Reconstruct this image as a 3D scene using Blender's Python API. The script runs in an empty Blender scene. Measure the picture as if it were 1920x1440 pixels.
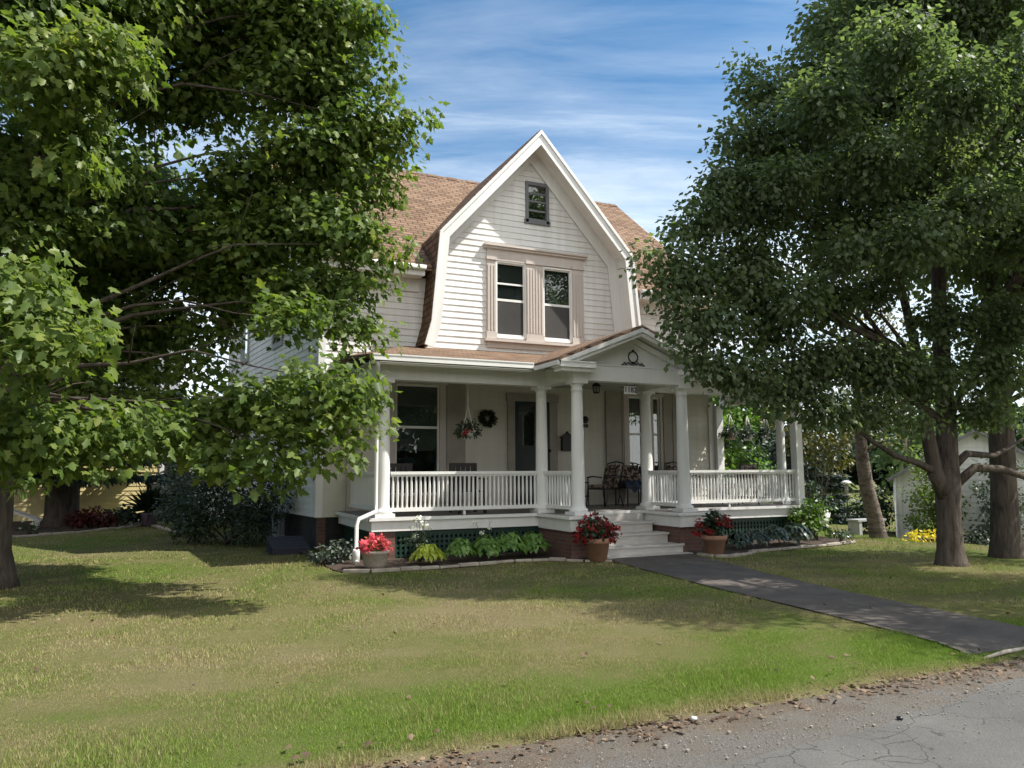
import bpy, math, random
import numpy as np
from mathutils import Vector, Matrix
R=random.Random(7); NR=np.random.default_rng(11)
S=bpy.context.scene; COL=S.collection
rad=math.radians

# ------------------------------------------------------------------ materials
def mat(name):
    m=bpy.data.materials.new(name); m.use_nodes=True; nt=m.node_tree
    b=nt.nodes['Principled BSDF']; return m,nt,b
def N(nt,t,**k):
    n=nt.nodes.new(t)
    for a,v in k.items():
        if a in n.inputs: n.inputs[a].default_value=v
        else: setattr(n,a,v)
    return n
def ramp(nt,stops,fac):
    r=nt.nodes.new('ShaderNodeValToRGB'); e=r.color_ramp.elements
    while len(e)<len(stops): e.new(0.5)
    for i,(p,c) in enumerate(stops): e[i].position=p; e[i].color=(*c,1)
    nt.links.new(fac,r.inputs[0]); return r.outputs[0]
def noise(nt,scale,detail=4,vec=None,rough=.55,dist=0):
    n=N(nt,'ShaderNodeTexNoise',Scale=scale,Detail=detail,Roughness=rough,Distortion=dist)
    if vec is not None: nt.links.new(vec,n.inputs['Vector'])
    return n.outputs['Fac']
def mixc(nt,fac,a,b,mode='MIX'):
    n=nt.nodes.new('ShaderNodeMix'); n.data_type='RGBA'; n.blend_type=mode
    for sock,v in ((n.inputs[0],fac),(n.inputs[6],a),(n.inputs[7],b)):
        if hasattr(v,'links') or hasattr(v,'is_linked'): nt.links.new(v,sock)
        elif isinstance(v,(int,float)): sock.default_value=v
        else: sock.default_value=(*v,1)
    return n.outputs[2]
def math_(nt,op,a,b=0.0,clamp=False):
    n=nt.nodes.new('ShaderNodeMath'); n.operation=op; n.use_clamp=clamp
    for s,v in zip(n.inputs,(a,b)):
        if isinstance(v,(int,float)): s.default_value=v
        else: nt.links.new(v,s)
    return n.outputs[0]
def bump(nt,b,h,strength=.4,dist=.02):
    n=N(nt,'ShaderNodeBump',Strength=strength,Distance=dist)
    nt.links.new(h,n.inputs['Height']); nt.links.new(n.outputs[0],b.inputs['Normal'])
def pos(nt): return nt.nodes.new('ShaderNodeNewGeometry').outputs['Position']
def uvn(nt): return nt.nodes.new('ShaderNodeTexCoord').outputs['UV']
def mapv(nt,v,scale=(1,1,1),rot=(0,0,0)):
    n=nt.nodes.new('ShaderNodeMapping'); nt.links.new(v,n.inputs[0])
    n.inputs['Scale'].default_value=scale; n.inputs['Rotation'].default_value=rot; return n.outputs[0]

def plain(name,c,c2=None,sc=3.0,rough=.6,bs=0.0,bscale=40,spec=.5,metal=0,stretch=(1,1,1)):
    m,nt,b=mat(name); b.inputs['Roughness'].default_value=rough
    b.inputs['Specular IOR Level'].default_value=spec; b.inputs['Metallic'].default_value=metal
    p=mapv(nt,pos(nt),stretch)
    c2=c2 or tuple(x*.8 for x in c)
    col=ramp(nt,[(.3,c2),(.65,c)],noise(nt,sc,6,p))
    nt.links.new(col,b.inputs['Base Color'])
    if bs: bump(nt,b,noise(nt,bscale,4,p),bs,.01)
    return m
M={}
def siding(name,c,c2):
    m,nt,b=mat(name); b.inputs['Roughness'].default_value=.55
    p=pos(nt)
    big=noise(nt,.9,5,p); streak=noise(nt,1.0,6,mapv(nt,p,(9,9,.5)))
    col=ramp(nt,[(.25,c2),(.6,c)],math_(nt,'MULTIPLY_ADD',big,.5) if False else math_(nt,'ADD',math_(nt,'MULTIPLY',big,.5),math_(nt,'MULTIPLY',streak,.5)))
    nt.links.new(col,b.inputs['Base Color']); bump(nt,b,noise(nt,14,3,mapv(nt,p,(1,1,6))),.12,.01)
    return m
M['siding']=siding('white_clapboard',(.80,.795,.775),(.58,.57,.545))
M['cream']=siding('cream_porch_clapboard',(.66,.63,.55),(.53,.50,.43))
M['trim']=siding('white_paint',(.80,.80,.78),(.68,.675,.65))
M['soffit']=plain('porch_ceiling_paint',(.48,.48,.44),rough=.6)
M['beige']=siding('beige_trim_paint',(.56,.50,.455),(.46,.41,.37))
M['panel']=plain('beige_panel_paint',(.36,.33,.28),rough=.6)
M['yellow']=siding('yellow_siding_paint',(.72,.60,.30),(.63,.52,.25))
M['greyroof']=plain('grey_shingles',(.22,.22,.23),(.14,.14,.15),sc=8,rough=.9)
M['floor']=plain('grey_floor_paint',(.22,.20,.19),(.16,.15,.14),sc=5,rough=.5,stretch=(1,6,1))
M['step']=plain('worn_step_paint',(.60,.575,.54),(.47,.45,.42),sc=4,rough=.55,stretch=(1,4,4))
M['dark_green']=plain('dark_green_paint',(.012,.05,.034),(.008,.03,.022),rough=.5)
M['black']=plain('shadow_black_board',(.006,.007,.007),rough=.9)  # near-black in place of the shade under the porch
M['iron']=plain('black_iron',(.012,.012,.014),rough=.4)
M['darkwood']=plain('dark_stained_wood',(.035,.024,.022),(.02,.014,.014),rough=.5,stretch=(1,1,6))
M['cushion']=None
M['terracotta']=plain('terracotta',(.42,.22,.14),(.30,.17,.12),sc=6,rough=.85)
M['wicker']=plain('grey_wicker',(.46,.40,.33),(.26,.22,.18),sc=30,rough=.8,bs=.5,bscale=60,stretch=(1,1,3))
M['purple']=plain('mauve_pot',(.30,.22,.32),rough=.5)
M['white_plastic']=plain('white_plastic',(.78,.78,.76),rough=.4)
M['soil']=plain('dark_mulch',(.07,.045,.03),(.025,.016,.012),sc=30,rough=1,bs=1,bscale=50)
M['stone']=plain('pale_edging_stone',(.42,.37,.31),(.25,.22,.18),sc=6,rough=.9,bs=.5,bscale=25)
M['grit']=plain('road_grit',(.34,.30,.25),(.13,.11,.09),sc=60,rough=.95)
M['darkstone']=plain('dark_fieldstone',(.05,.052,.05),(.022,.024,.025),sc=3,rough=.9,bs=.8,bscale=6)
M['bark']=None
M['blue']=plain('blue_cloth',(.03,.05,.09),(.02,.03,.05),sc=5,rough=.9)
M['greyfence']=plain('grey_paint',(.36,.37,.37),rough=.6)
M['slate']=plain('slate_grey_paint',(.16,.17,.18),rough=.6)
M['reflect_grey']=plain('pane_reflection_grey',(.34,.36,.37),(.20,.21,.22),sc=2,rough=.9,stretch=(4,1,.4))  # grey of the sky reflected in the gable panes, put into colour
M['char']=plain('charcoal_timber',(.03,.032,.045),rough=.8)
M['brass']=plain('dark_metal_fitting',(.05,.045,.04),rough=.35,metal=.8)
M['blind']=plain('cream_blind',(.24,.25,.24),rough=.9)
M['screen']=plain('insect_screen',(.06,.058,.056),(.035,.034,.033),sc=1.2,rough=.9)
M['storm']=plain('dark_door_and_room',(.02,.032,.03),rough=.35)  # door colour, also painted room darkness on the sheets behind panes
M['lampglass']=plain('frosted_glass',(.30,.29,.24),rough=.3)

def m_cushion():
    m,nt,b=mat('floral_cushion'); p=pos(nt)
    col=ramp(nt,[(.38,(.03,.022,.02)),(.5,(.12,.06,.05)),(.6,(.42,.37,.31)),(.72,(.06,.07,.05))],noise(nt,14,2,p))
    nt.links.new(col,b.inputs['Base Color']); b.inputs['Roughness'].default_value=.9; return m
M['cushion']=m_cushion()
def m_bark(name,c1,c2,stretch=(1,1,.18),sc=14):
    m,nt,b=mat(name); p=mapv(nt,pos(nt),stretch)
    f=noise(nt,sc,8,p,.65,.4); big=noise(nt,2,3,pos(nt))
    col=ramp(nt,[(.35,c2),(.62,c1)],math_(nt,'ADD',math_(nt,'MULTIPLY',f,.7),math_(nt,'MULTIPLY',big,.3)))
    nt.links.new(col,b.inputs['Base Color']); b.inputs['Roughness'].default_value=.95
    b.inputs['Specular IOR Level'].default_value=.2
    bump(nt,b,f,1.0,.05); return m
M['bark']=m_bark('brown_bark',(.14,.115,.095),(.045,.036,.03))
M['birch']=m_bark('pale_birch_bark',(.24,.20,.17),(.06,.047,.038),(1,1,2.5),6)
def m_shingle(name,c1,c2,c3):
    m,nt,b=mat(name); uv=uvn(nt)
    br=N(nt,'ShaderNodeTexBrick',Scale=1.0); br.offset=.5
    br.inputs['Color1'].default_value=(0,0,0,1); br.inputs['Color2'].default_value=(1,1,1,1); br.inputs['Mortar'].default_value=(.5,.5,.5,1)
    br.inputs['Brick Width'].default_value=.30; br.inputs['Row Height'].default_value=.14; br.inputs['Mortar Size'].default_value=.014
    br.inputs['Bias'].default_value=0
    nt.links.new(uv,br.inputs['Vector'])
    n1=noise(nt,.8,4,uv); n2=noise(nt,60,3,uv)
    f=math_(nt,'ADD',math_(nt,'MULTIPLY',br.outputs['Color'],.55),math_(nt,'ADD',math_(nt,'MULTIPLY',n1,.35),math_(nt,'MULTIPLY',n2,.25)))
    col=ramp(nt,[(.2,c1),(.55,c2),(.95,c3)],f)
    dark=mixc(nt,math_(nt,'MULTIPLY',br.outputs['Fac'],.85),col,tuple(x*.25 for x in c1))
    nt.links.new(dark,b.inputs['Base Color']); b.inputs['Roughness'].default_value=.95; b.inputs['Specular IOR Level'].default_value=.2
    sep=nt.nodes.new('ShaderNodeSeparateXYZ'); nt.links.new(uv,sep.inputs[0])
    saw=math_(nt,'SUBTRACT',1.0,math_(nt,'FRACT',math_(nt,'DIVIDE',sep.outputs[1],.14)))
    bump(nt,b,math_(nt,'ADD',saw,math_(nt,'MULTIPLY',n2,.4)),.9,.02); return m
M['shingle']=m_shingle('brown_asphalt_shingles',(.125,.078,.052),(.20,.13,.086),(.275,.185,.125))
def m_brick():
    m,nt,b=mat('old_red_brick'); uv=uvn(nt)
    br=N(nt,'ShaderNodeTexBrick',Scale=1.0)
    br.inputs['Color1'].default_value=(.16,.06,.045,1); br.inputs['Color2'].default_value=(.25,.11,.085,1); br.inputs['Mortar'].default_value=(.20,.17,.15,1)
    br.inputs['Brick Width'].default_value=.21; br.inputs['Row Height'].default_value=.068; br.inputs['Mortar Size'].default_value=.008
    nt.links.new(uv,br.inputs['Vector'])
    col=mixc(nt,noise(nt,3,5,uv),br.outputs['Color'],(.09,.06,.05)); nt.links.new(col,b.inputs['Base Color'])
    b.inputs['Roughness'].default_value=.95; bump(nt,b,math_(nt,'SUBTRACT',1.0,br.outputs['Fac']),.8,.01); return m
M['brick']=m_brick()
def m_glass():
    m=bpy.data.materials.new('window_glass'); m.use_nodes=True; nt=m.node_tree; nt.nodes.clear()
    o=nt.nodes.new('ShaderNodeOutputMaterial'); mx=nt.nodes.new('ShaderNodeMixShader')
    fr=N(nt,'ShaderNodeFresnel',IOR=1.55); tr=N(nt,'ShaderNodeBsdfTransparent'); tr.inputs[0].default_value=(.72,.76,.75,1)
    gl=N(nt,'ShaderNodeBsdfGlossy',Roughness=.01); gl.inputs[0].default_value=(.95,.95,.95,1)
    b=N(nt,'ShaderNodeBump',Strength=.06,Distance=.02); nt.links.new(noise(nt,2.5,2,pos(nt)),b.inputs['Height'])
    nt.links.new(b.outputs[0],gl.inputs['Normal'])
    f=math_(nt,'MULTIPLY',fr.outputs[0],1.7,True)
    nt.links.new(f,mx.inputs[0]); nt.links.new(tr.outputs[0],mx.inputs[1]); nt.links.new(gl.outputs[0],mx.inputs[2]); nt.links.new(mx.outputs[0],o.inputs[0]); return m
M['glass']=m_glass()
def m_leaf(name,stops,trans=.35,rough=.42,spec=.5,tint=1.25):
    m=bpy.data.materials.new(name); m.use_nodes=True; nt=m.node_tree
    b=nt.nodes['Principled BSDF']; o=nt.nodes['Material Output']
    at=nt.nodes.new('ShaderNodeAttribute'); at.attribute_name='rnd'
    f=math_(nt,'ADD',math_(nt,'MULTIPLY',at.outputs['Fac'],.65),math_(nt,'MULTIPLY',noise(nt,.9,3,pos(nt)),.35))
    col=ramp(nt,stops,f); nt.links.new(col,b.inputs['Base Color'])
    b.inputs['Roughness'].default_value=rough; b.inputs['Specular IOR Level'].default_value=spec
    t=nt.nodes.new('ShaderNodeBsdfTranslucent'); c2=mixc(nt,1.0,col,(tint,tint*1.1,.6),'MULTIPLY'); nt.links.new(c2,t.inputs[0])
    mx=nt.nodes.new('ShaderNodeMixShader'); mx.inputs[0].default_value=trans
    nt.links.new(b.outputs[0],mx.inputs[1]); nt.links.new(t.outputs[0],mx.inputs[2]); nt.links.new(mx.outputs[0],o.inputs[0]); return m
M['maple']=m_leaf('maple_leaves',[(.05,(.052,.090,.028)),(.40,(.104,.160,.038)),(.72,(.168,.222,.050)),(.97,(.29,.31,.07))],.48,.45,.3)
M['red_maple']=m_leaf('small_maple_leaves',[(.05,(.082,.115,.068)),(.5,(.132,.180,.098)),(.8,(.185,.225,.12)),(.98,(.27,.235,.09))],.52,.5,.3)
M['olive_leaf']=m_leaf('turning_leaves',[(.1,(.07,.075,.02)),(.6,(.14,.13,.035)),(.95,(.22,.14,.05))])
M['spruce']=m_leaf('spruce_needles',[(.1,(.018,.035,.026)),(.6,(.035,.06,.042)),(.95,(.06,.085,.06))],.12,.6)
M['shrub']=m_leaf('dark_shrub_leaves',[(.1,(.014,.030,.014)),(.6,(.03,.055,.022)),(.95,(.05,.08,.03))],.2,.5)
M['grey_leaf']=m_leaf('silvery_leaves',[(.1,(.05,.07,.05)),(.6,(.12,.15,.12)),(.95,(.25,.28,.25))],.2,.5)
M['bright']=m_leaf('bright_shrub_leaves',[(.1,(.05,.10,.02)),(.5,(.10,.19,.03)),(.95,(.20,.30,.06))],.4)
M['hosta']=m_leaf('green_hosta_leaves',[(.1,(.07,.16,.03)),(.6,(.12,.23,.045)),(.95,(.19,.30,.07))],.3,.4)
M['hosta_yellow']=m_leaf('yellow_hosta_leaves',[(.1,(.24,.32,.03)),(.6,(.42,.50,.05)),(.95,(.58,.60,.12))],.3,.4)
M['hosta_dark']=m_leaf('dark_variegated_leaves',[(.1,(.02,.04,.025)),(.6,(.05,.08,.055)),(.78,(.10,.14,.11)),(.95,(.42,.46,.42))],.15,.35)
M['pink']=m_leaf('pink_petals',[(.1,(.62,.06,.10)),(.6,(.85,.14,.19)),(.95,(.95,.42,.45))],.3,.6)
M['red']=m_leaf('red_petals',[(.1,(.14,.006,.010)),(.6,(.33,.014,.018)),(.95,(.52,.04,.03))],.3,.6)
M['white_petal']=m_leaf('white_petals',[(.1,(.7,.7,.66)),(.9,(.85,.85,.82))],.3,.6)
M['yellow_petal']=m_leaf('yellow_petals',[(.1,(.55,.42,.02)),(.9,(.80,.62,.04))],.3,.6)
M['redleaf']=m_leaf('burgundy_leaves',[(.1,(.05,.012,.012)),(.7,(.13,.02,.018)),(.95,(.20,.05,.02))],.3,.5)
M['litter']=m_leaf('fallen_leaf_brown',[(.1,(.075,.05,.035)),(.5,(.16,.11,.075)),(.9,(.30,.225,.15))],.1,.8,.2)

def grass_color(nt):
    p=pos(nt); sep=nt.nodes.new('ShaderNodeSeparateXYZ'); nt.links.new(p,sep.inputs[0])
    n1=noise(nt,.42,5,p,.6,.6); n2=noise(nt,2.3,5,p,.65); n3=noise(nt,9,4,p,.7)
    f=math_(nt,'ADD',math_(nt,'MULTIPLY',n1,.82),math_(nt,'ADD',math_(nt,'MULTIPLY',n2,.32),math_(nt,'MULTIPLY',n3,.24)))
    # lush strip where road run-off waters the turf
    e=math_(nt,'SUBTRACT',1.0,math_(nt,'DIVIDE',math_(nt,'SUBTRACT',sep.outputs[1],4.3),1.7),True)
    xr=math_(nt,'MULTIPLY',math_(nt,'ADD',math_(nt,'DIVIDE',sep.outputs[0],7.0),.15),1.0,True)
    f2=math_(nt,'SUBTRACT',f,math_(nt,'MULTIPLY',math_(nt,'MULTIPLY',e,.33),math_(nt,'ADD',math_(nt,'MULTIPLY',xr,.6),.45)))
    # lawn near the beds and under the trees stays greener
    far=math_(nt,'MULTIPLY',math_(nt,'SUBTRACT',sep.outputs[1],9.2),.35,True)
    f3=math_(nt,'SUBTRACT',f2,math_(nt,'MULTIPLY',far,.07))
    xf=math_(nt,'MULTIPLY',math_(nt,'SUBTRACT',sep.outputs[0],3.2),.25,True)
    f4=math_(nt,'SUBTRACT',f3,math_(nt,'MULTIPLY',xf,.04))
    br=math_(nt,'MULTIPLY',math_(nt,'SUBTRACT',4.36,sep.outputs[1]),1.6,True)
    f4=math_(nt,'SUBTRACT',f4,.150)
    return math_(nt,'ADD',f4,math_(nt,'MULTIPLY',br,.9)),n2
GR=[(.21,(.17,.275,.034)),(.35,(.21,.285,.060)),(.46,(.275,.28,.10)),(.57,(.36,.32,.15)),(.70,(.42,.35,.20)),(.85,(.20,.145,.085))]
def m_lawn():
    m,nt,b=mat('lawn_turf'); f,n2=grass_color(nt)
    col=ramp(nt,[(p,tuple(x*.72 for x in c)) for p,c in GR],f)
    fine=noise(nt,55,5,mapv(nt,pos(nt),(1,1,1)),.7)
    col=mixc(nt,math_(nt,'MULTIPLY',fine,.75),col,(.05,.05,.022),'MIX')
    nt.links.new(col,b.inputs['Base Color']); b.inputs['Roughness'].default_value=1; b.inputs['Specular IOR Level'].default_value=.1
    bump(nt,b,fine,.8,.05); return m
def m_blade():
    m=bpy.data.materials.new('grass_blades'); m.use_nodes=True; nt=m.node_tree
    b=nt.nodes['Principled BSDF']; o=nt.nodes['Material Output']
    f,n2=grass_color(nt); at=nt.nodes.new('ShaderNodeAttribute'); at.attribute_name='rnd'
    ff=math_(nt,'ADD',f,math_(nt,'MULTIPLY',math_(nt,'SUBTRACT',at.outputs['Fac'],.54),.36))
    col=ramp(nt,GR,ff); nt.links.new(col,b.inputs['Base Color']); b.inputs['Roughness'].default_value=.6; b.inputs['Specular IOR Level'].default_value=.25
    t=nt.nodes.new('ShaderNodeBsdfTranslucent'); nt.links.new(col,t.inputs[0]); mx=nt.nodes.new('ShaderNodeMixShader'); mx.inputs[0].default_value=.35
    nt.links.new(b.outputs[0],mx.inputs[1]); nt.links.new(t.outputs[0],mx.inputs[2]); nt.links.new(mx.outputs[0],o.inputs[0]); return m
M['lawn']=m_lawn(); M['blade']=m_blade()
def m_road():
    m,nt,b=mat('old_asphalt'); p=pos(nt)
    v=N(nt,'ShaderNodeTexVoronoi',Scale=3.6); v.feature='DISTANCE_TO_EDGE'
    w=nt.nodes.new('ShaderNodeVectorMath'); w.operation='ADD'; nn=N(nt,'ShaderNodeTexNoise',Scale=3.0,Detail=4); nt.links.new(p,nn.inputs['Vector'])
    nt.links.new(p,w.inputs[0]); sc=nt.nodes.new('ShaderNodeVectorMath'); sc.operation='SCALE'; sc.inputs['Scale'].default_value=.35
    nt.links.new(nn.outputs['Color'],sc.inputs[0]); nt.links.new(sc.outputs[0],w.inputs[1]); nt.links.new(w.outputs[0],v.inputs['Vector'])
    crack=math_(nt,'LESS_THAN',v.outputs['Distance'],math_(nt,'MULTIPLY',noise(nt,6,3,p),.034))
    keep=math_(nt,'GREATER_THAN',noise(nt,1.3,3,p),.47)
    crack=math_(nt,'MULTIPLY',crack,keep)
    agg=noise(nt,85,5,p,.85); big=noise(nt,1.1,6,p,.65)
    col=ramp(nt,[(.30,(.044,.042,.039)),(.5,(.102,.099,.092)),(.72,(.19,.184,.17))],math_(nt,'ADD',math_(nt,'MULTIPLY',agg,.6),math_(nt,'MULTIPLY',big,.4)))
    col=mixc(nt,math_(nt,'MULTIPLY',crack,.9),col,(.05,.048,.044)); nt.links.new(col,b.inputs['Base Color']); b.inputs['Roughness'].default_value=.9
    bump(nt,b,math_(nt,'SUBTRACT',agg,crack),.6,.01); return m
M['road']=m_road()
def m_verge():
    m,nt,b=mat('gravelly_dirt'); p=pos(nt)
    a=noise(nt,70,5,p,.75); c=noise(nt,3,5,p)
    col=ramp(nt,[(.3,(.08,.06,.042)),(.5,(.16,.125,.09)),(.68,(.26,.215,.165)),(.85,(.36,.32,.27))],math_(nt,'ADD',math_(nt,'MULTIPLY',a,.65),math_(nt,'MULTIPLY',c,.35)))
    sp=nt.nodes.new('ShaderNodeSeparateXYZ'); nt.links.new(p,sp.inputs[0])
    g=ramp(nt,[(.3,(.08,.073,.064)),(.52,(.185,.17,.15)),(.75,(.32,.30,.265))],noise(nt,95,5,p,.8))
    k=math_(nt,'ADD',math_(nt,'MULTIPLY',math_(nt,'SUBTRACT',4.02,sp.outputs[1]),2.2),math_(nt,'MULTIPLY',math_(nt,'SUBTRACT',noise(nt,2.2,5,p,.6),.5),4.0),True)
    col=mixc(nt,k,col,g)
    nt.links.new(col,b.inputs['Base Color']); b.inputs['Roughness'].default_value=1; bump(nt,b,a,1,.03); return m
M['verge']=m_verge()
def m_path():
    m,nt,b=mat('dark_path_asphalt'); p=pos(nt); a=noise(nt,80,5,p,.8); c=noise(nt,2.4,7,p,.65)
    col=ramp(nt,[(.33,(.042,.035,.029)),(.52,(.088,.073,.062)),(.70,(.17,.145,.122))],math_(nt,'ADD',math_(nt,'MULTIPLY',a,.5),math_(nt,'MULTIPLY',c,.5)))
    nt.links.new(col,b.inputs['Base Color']); b.inputs['Roughness'].default_value=.85; bump(nt,b,a,.5,.008); return m
M['path']=m_path()

# ------------------------------------------------------------------ objects
BASE={}
def thing(name,label,cat,loc=(0,0,0),group=None,kind=None):
    o=bpy.data.objects.new(name,None); COL.objects.link(o); o.location=loc; o.empty_display_size=.2
    o['label']=label; o['category']=cat
    if group: o['group']=group
    if kind: o['kind']=kind
    BASE[o.name]=Vector(loc); return o
def tag(o,label,cat,group=None,kind=None):
    o['label']=label; o['category']=cat
    if group: o['group']=group
    if kind: o['kind']=kind
    return o
def struct(o): o['kind']='structure'; return o
def link(name,me,m,parent=None,loc=None):
    """one mesh object whose mesh is given in world space; stored relative to its thing's base"""
    o=bpy.data.objects.new(name,me); COL.objects.link(o)
    if m is not None: me.materials.append(m)
    if parent is not None:
        o.parent=parent; b=BASE[parent.name]; BASE[o.name]=b
        me.transform(Matrix.Translation(-b))
    elif loc is not None:
        me.transform(Matrix.Translation(-Vector(loc))); o.location=loc; BASE[o.name]=Vector(loc)
    else: BASE[o.name]=Vector((0,0,0))
    return o
class MB:
    def __init__(s): s.v=[]; s.f=[]; s.sm=[]
    def face(s,pts,smooth=False):
        i=len(s.v); s.v+= [tuple(p) for p in pts]; s.f.append(tuple(range(i,i+len(pts)))); s.sm.append(smooth)
    def box(s,a,b):
        x0,y0,z0=(min(p,q) for p,q in zip(a,b)); x1,y1,z1=(max(p,q) for p,q in zip(a,b))
        P=[(x0,y0,z0),(x1,y0,z0),(x1,y1,z0),(x0,y1,z0),(x0,y0,z1),(x1,y0,z1),(x1,y1,z1),(x0,y1,z1)]
        i=len(s.v); s.v+=P
        for f in ((0,3,2,1),(4,5,6,7),(0,1,5,4),(1,2,6,5),(2,3,7,6),(3,0,4,7)): s.f.append(tuple(i+k for k in f)); s.sm.append(False)
        return s
    def obox(s,c,ax,ay,az):
        c=Vector(c); ax,ay,az=Vector(ax),Vector(ay),Vector(az); i=len(s.v)
        for k in (-1,1):
            for q in ((-1,-1),(1,-1),(1,1),(-1,1)): s.v.append(tuple(c+ax*q[0]+ay*q[1]+az*k))
        for f in ((0,3,2,1),(4,5,6,7),(0,1,5,4),(1,2,6,5),(2,3,7,6),(3,0,4,7)): s.f.append(tuple(i+k for k in f)); s.sm.append(False)
        return s
    def bar(s,p,q,w,h=None):
        p,q=Vector(p),Vector(q); d=(q-p); L=d.length; d.normalize(); h=h or w
        up=Vector((0,0,1)) if abs(d.z)<.95 else Vector((0,1,0)); sx=d.cross(up).normalized(); sz=sx.cross(d)
        return s.obox((p+q)/2,sx*w/2,d*L/2,sz*h/2)
    def prism(s,poly,y0,y1):
        """polygon in x,z extruded along y"""
        A=[(x,y0,z) for x,z in poly]; B=[(x,y1,z) for x,z in poly]; n=len(poly)
        s.face(A); s.face(B[::-1])
        for i in range(n): j=(i+1)%n; s.face([A[j],A[i],B[i],B[j]])
        return s
    def slab(s,quad,t):
        """roof slab: quad (top face), thickness t straight down"""
        T=[Vector(p) for p in quad]; B=[p-Vector((0,0,t)) for p in T]; n=len(T)
        s.face(T); s.face(B[::-1])
        for i in range(n): j=(i+1)%n; s.face([T[i],B[i],B[j],T[j]])
        return s
    def lathe(s,prof,c,seg=20,cap=True):
        i=len(s.v); n=len(prof)
        for r,z in prof:
            for k in range(seg):
                a=2*math.pi*k/seg; s.v.append((c[0]+r*math.cos(a),c[1]+r*math.sin(a),c[2]+z))
        for j in range(n-1):
            for k in range(seg):
                k2=(k+1)%seg; s.f.append((i+j*seg+k,i+j*seg+k2,i+(j+1)*seg+k2,i+(j+1)*seg+k)); s.sm.append(True)
        if cap:
            s.f.append(tuple(i+k for k in range(seg))[::-1]); s.sm.append(False)
            s.f.append(tuple(i+(n-1)*seg+k for k in range(seg))); s.sm.append(False)
        return s
    def tube(s,pts,rs,seg=8):
        pts=[Vector(p) for p in pts]; i=len(s.v); n=len(pts); prev=None
        if isinstance(rs,(int,float)): rs=[rs]*n
        for j,p in enumerate(pts):
            d=(pts[min(j+1,n-1)]-pts[max(j-1,0)]).normalized()
            ref=prev if prev is not None else (Vector((1,0,0)) if abs(d.x)<.8 else Vector((0,1,0)))
            a=(ref-d*ref.dot(d)).normalized(); b=d.cross(a); prev=a
            for k in range(seg):
                t=2*math.pi*k/seg; s.v.append(tuple(p+(a*math.cos(t)+b*math.sin(t))*rs[j]))
        for j in range(n-1):
            for k in range(seg):
                k2=(k+1)%seg; s.f.append((i+j*seg+k,i+j*seg+k2,i+(j+1)*seg+k2,i+(j+1)*seg+k)); s.sm.append(True)
        s.f.append(tuple(i+k for k in range(seg))[::-1]); s.sm.append(False)
        s.f.append(tuple(i+(n-1)*seg+k for k in range(seg))); s.sm.append(False)
        return s
    def mesh(s,name,uv=True):
        me=bpy.data.meshes.new(name); me.from_pydata(s.v,[],s.f); me.polygons.foreach_set('use_smooth',s.sm)
        if uv:
            l=me.uv_layers.new(name='UVMap')
            for p in me.polygons:
                n=p.normal; u=Vector((0,0,1)).cross(n); u=u.normalized() if u.length>.05 else Vector((1,0,0)); v=n.cross(u)
                for li in p.loop_indices:
                    c=me.vertices[me.loops[li].vertex_index].co; l.data[li].uv=(c.dot(u),c.dot(v))
        me.update(); return me
    def build(s,name,m,parent=None,bevel=0,loc=None):
        o=link(name,s.mesh(name),m,parent,loc)
        if bevel:
            b=o.modifiers.new('bevel','BEVEL'); b.width=bevel; b.segments=2; b.limit_method='ANGLE'; b.angle_limit=rad(50)
        return o
def dup(root,loc,label=None):
    r=root.copy(); COL.objects.link(r); r.location=loc; BASE[r.name]=Vector(loc)
    if label: r['label']=label
    for ch in list(root.children):
        c=ch.copy(); COL.objects.link(c); c.parent=r; BASE[c.name]=Vector(loc)
        for g in list(ch.children):
            d=g.copy(); COL.objects.link(d); d.parent=c
    return r

# ------------------------------------------------------------------ leaves
def arr_mesh(name,V,F,rnd=None):
    """V (n,3), F (m,k)"""
    me=bpy.data.meshes.new(name); m,k=F.shape
    me.vertices.add(len(V)); me.vertices.foreach_set('co',V.astype(np.float32).ravel())
    me.loops.add(m*k); me.loops.foreach_set('vertex_index',F.astype(np.int32).ravel())
    me.polygons.add(m); me.polygons.foreach_set('loop_start',(np.arange(m)*k).astype(np.int32)); me.polygons.foreach_set('loop_total',np.full(m,k,np.int32))
    if rnd is not None:
        a=me.attributes.new('rnd','FLOAT','FACE'); a.data.foreach_set('value',rnd.astype(np.float32))
    me.update(calc_edges=True); me.validate(); return me
# maple half outline (base, right side, tip); folded along the midrib
HALF=[(0,0),(.26,-.10),(.25,.10),(.56,.36),(.27,.42),(.24,.66),(0,1.0)]
def tpl_maple():
    L=[(-x,y) for x,y in HALF]; V=[]; 
    for x,y in HALF: V.append((x,y,-.30*abs(x)-.10*y*y))
    for x,y in L[1:-1]: V.append((x,y,-.30*abs(x)-.10*y*y))
    return np.array(V),np.array([[0,1,2,3,4,5,6],[6,11,10,9,8,7,0]])
def tpl_oval(w=.5,fold=.25,droop=.12):
    V=[(0,0,0),(w*.42,.28,-fold*w*.42),(w*.5,.55,-fold*w*.5-droop*.3),(0,1,-droop),(-w*.5,.55,-fold*w*.5-droop*.3),(-w*.42,.28,-fold*w*.42)]
    return np.array(V),np.array([[0,1,2,3],[3,4,5,0]])
def tpl_kite(w=.5):
    V=[(0,0,0),(w*.5,.42,-.1),(0,1,-.12),(-w*.5,.42,-.1)]
    return np.array(V),np.array([[0,1,2],[2,3,0]])
def nrm(a): return a/np.maximum(np.linalg.norm(a,axis=1,keepdims=True),1e-9)
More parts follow.
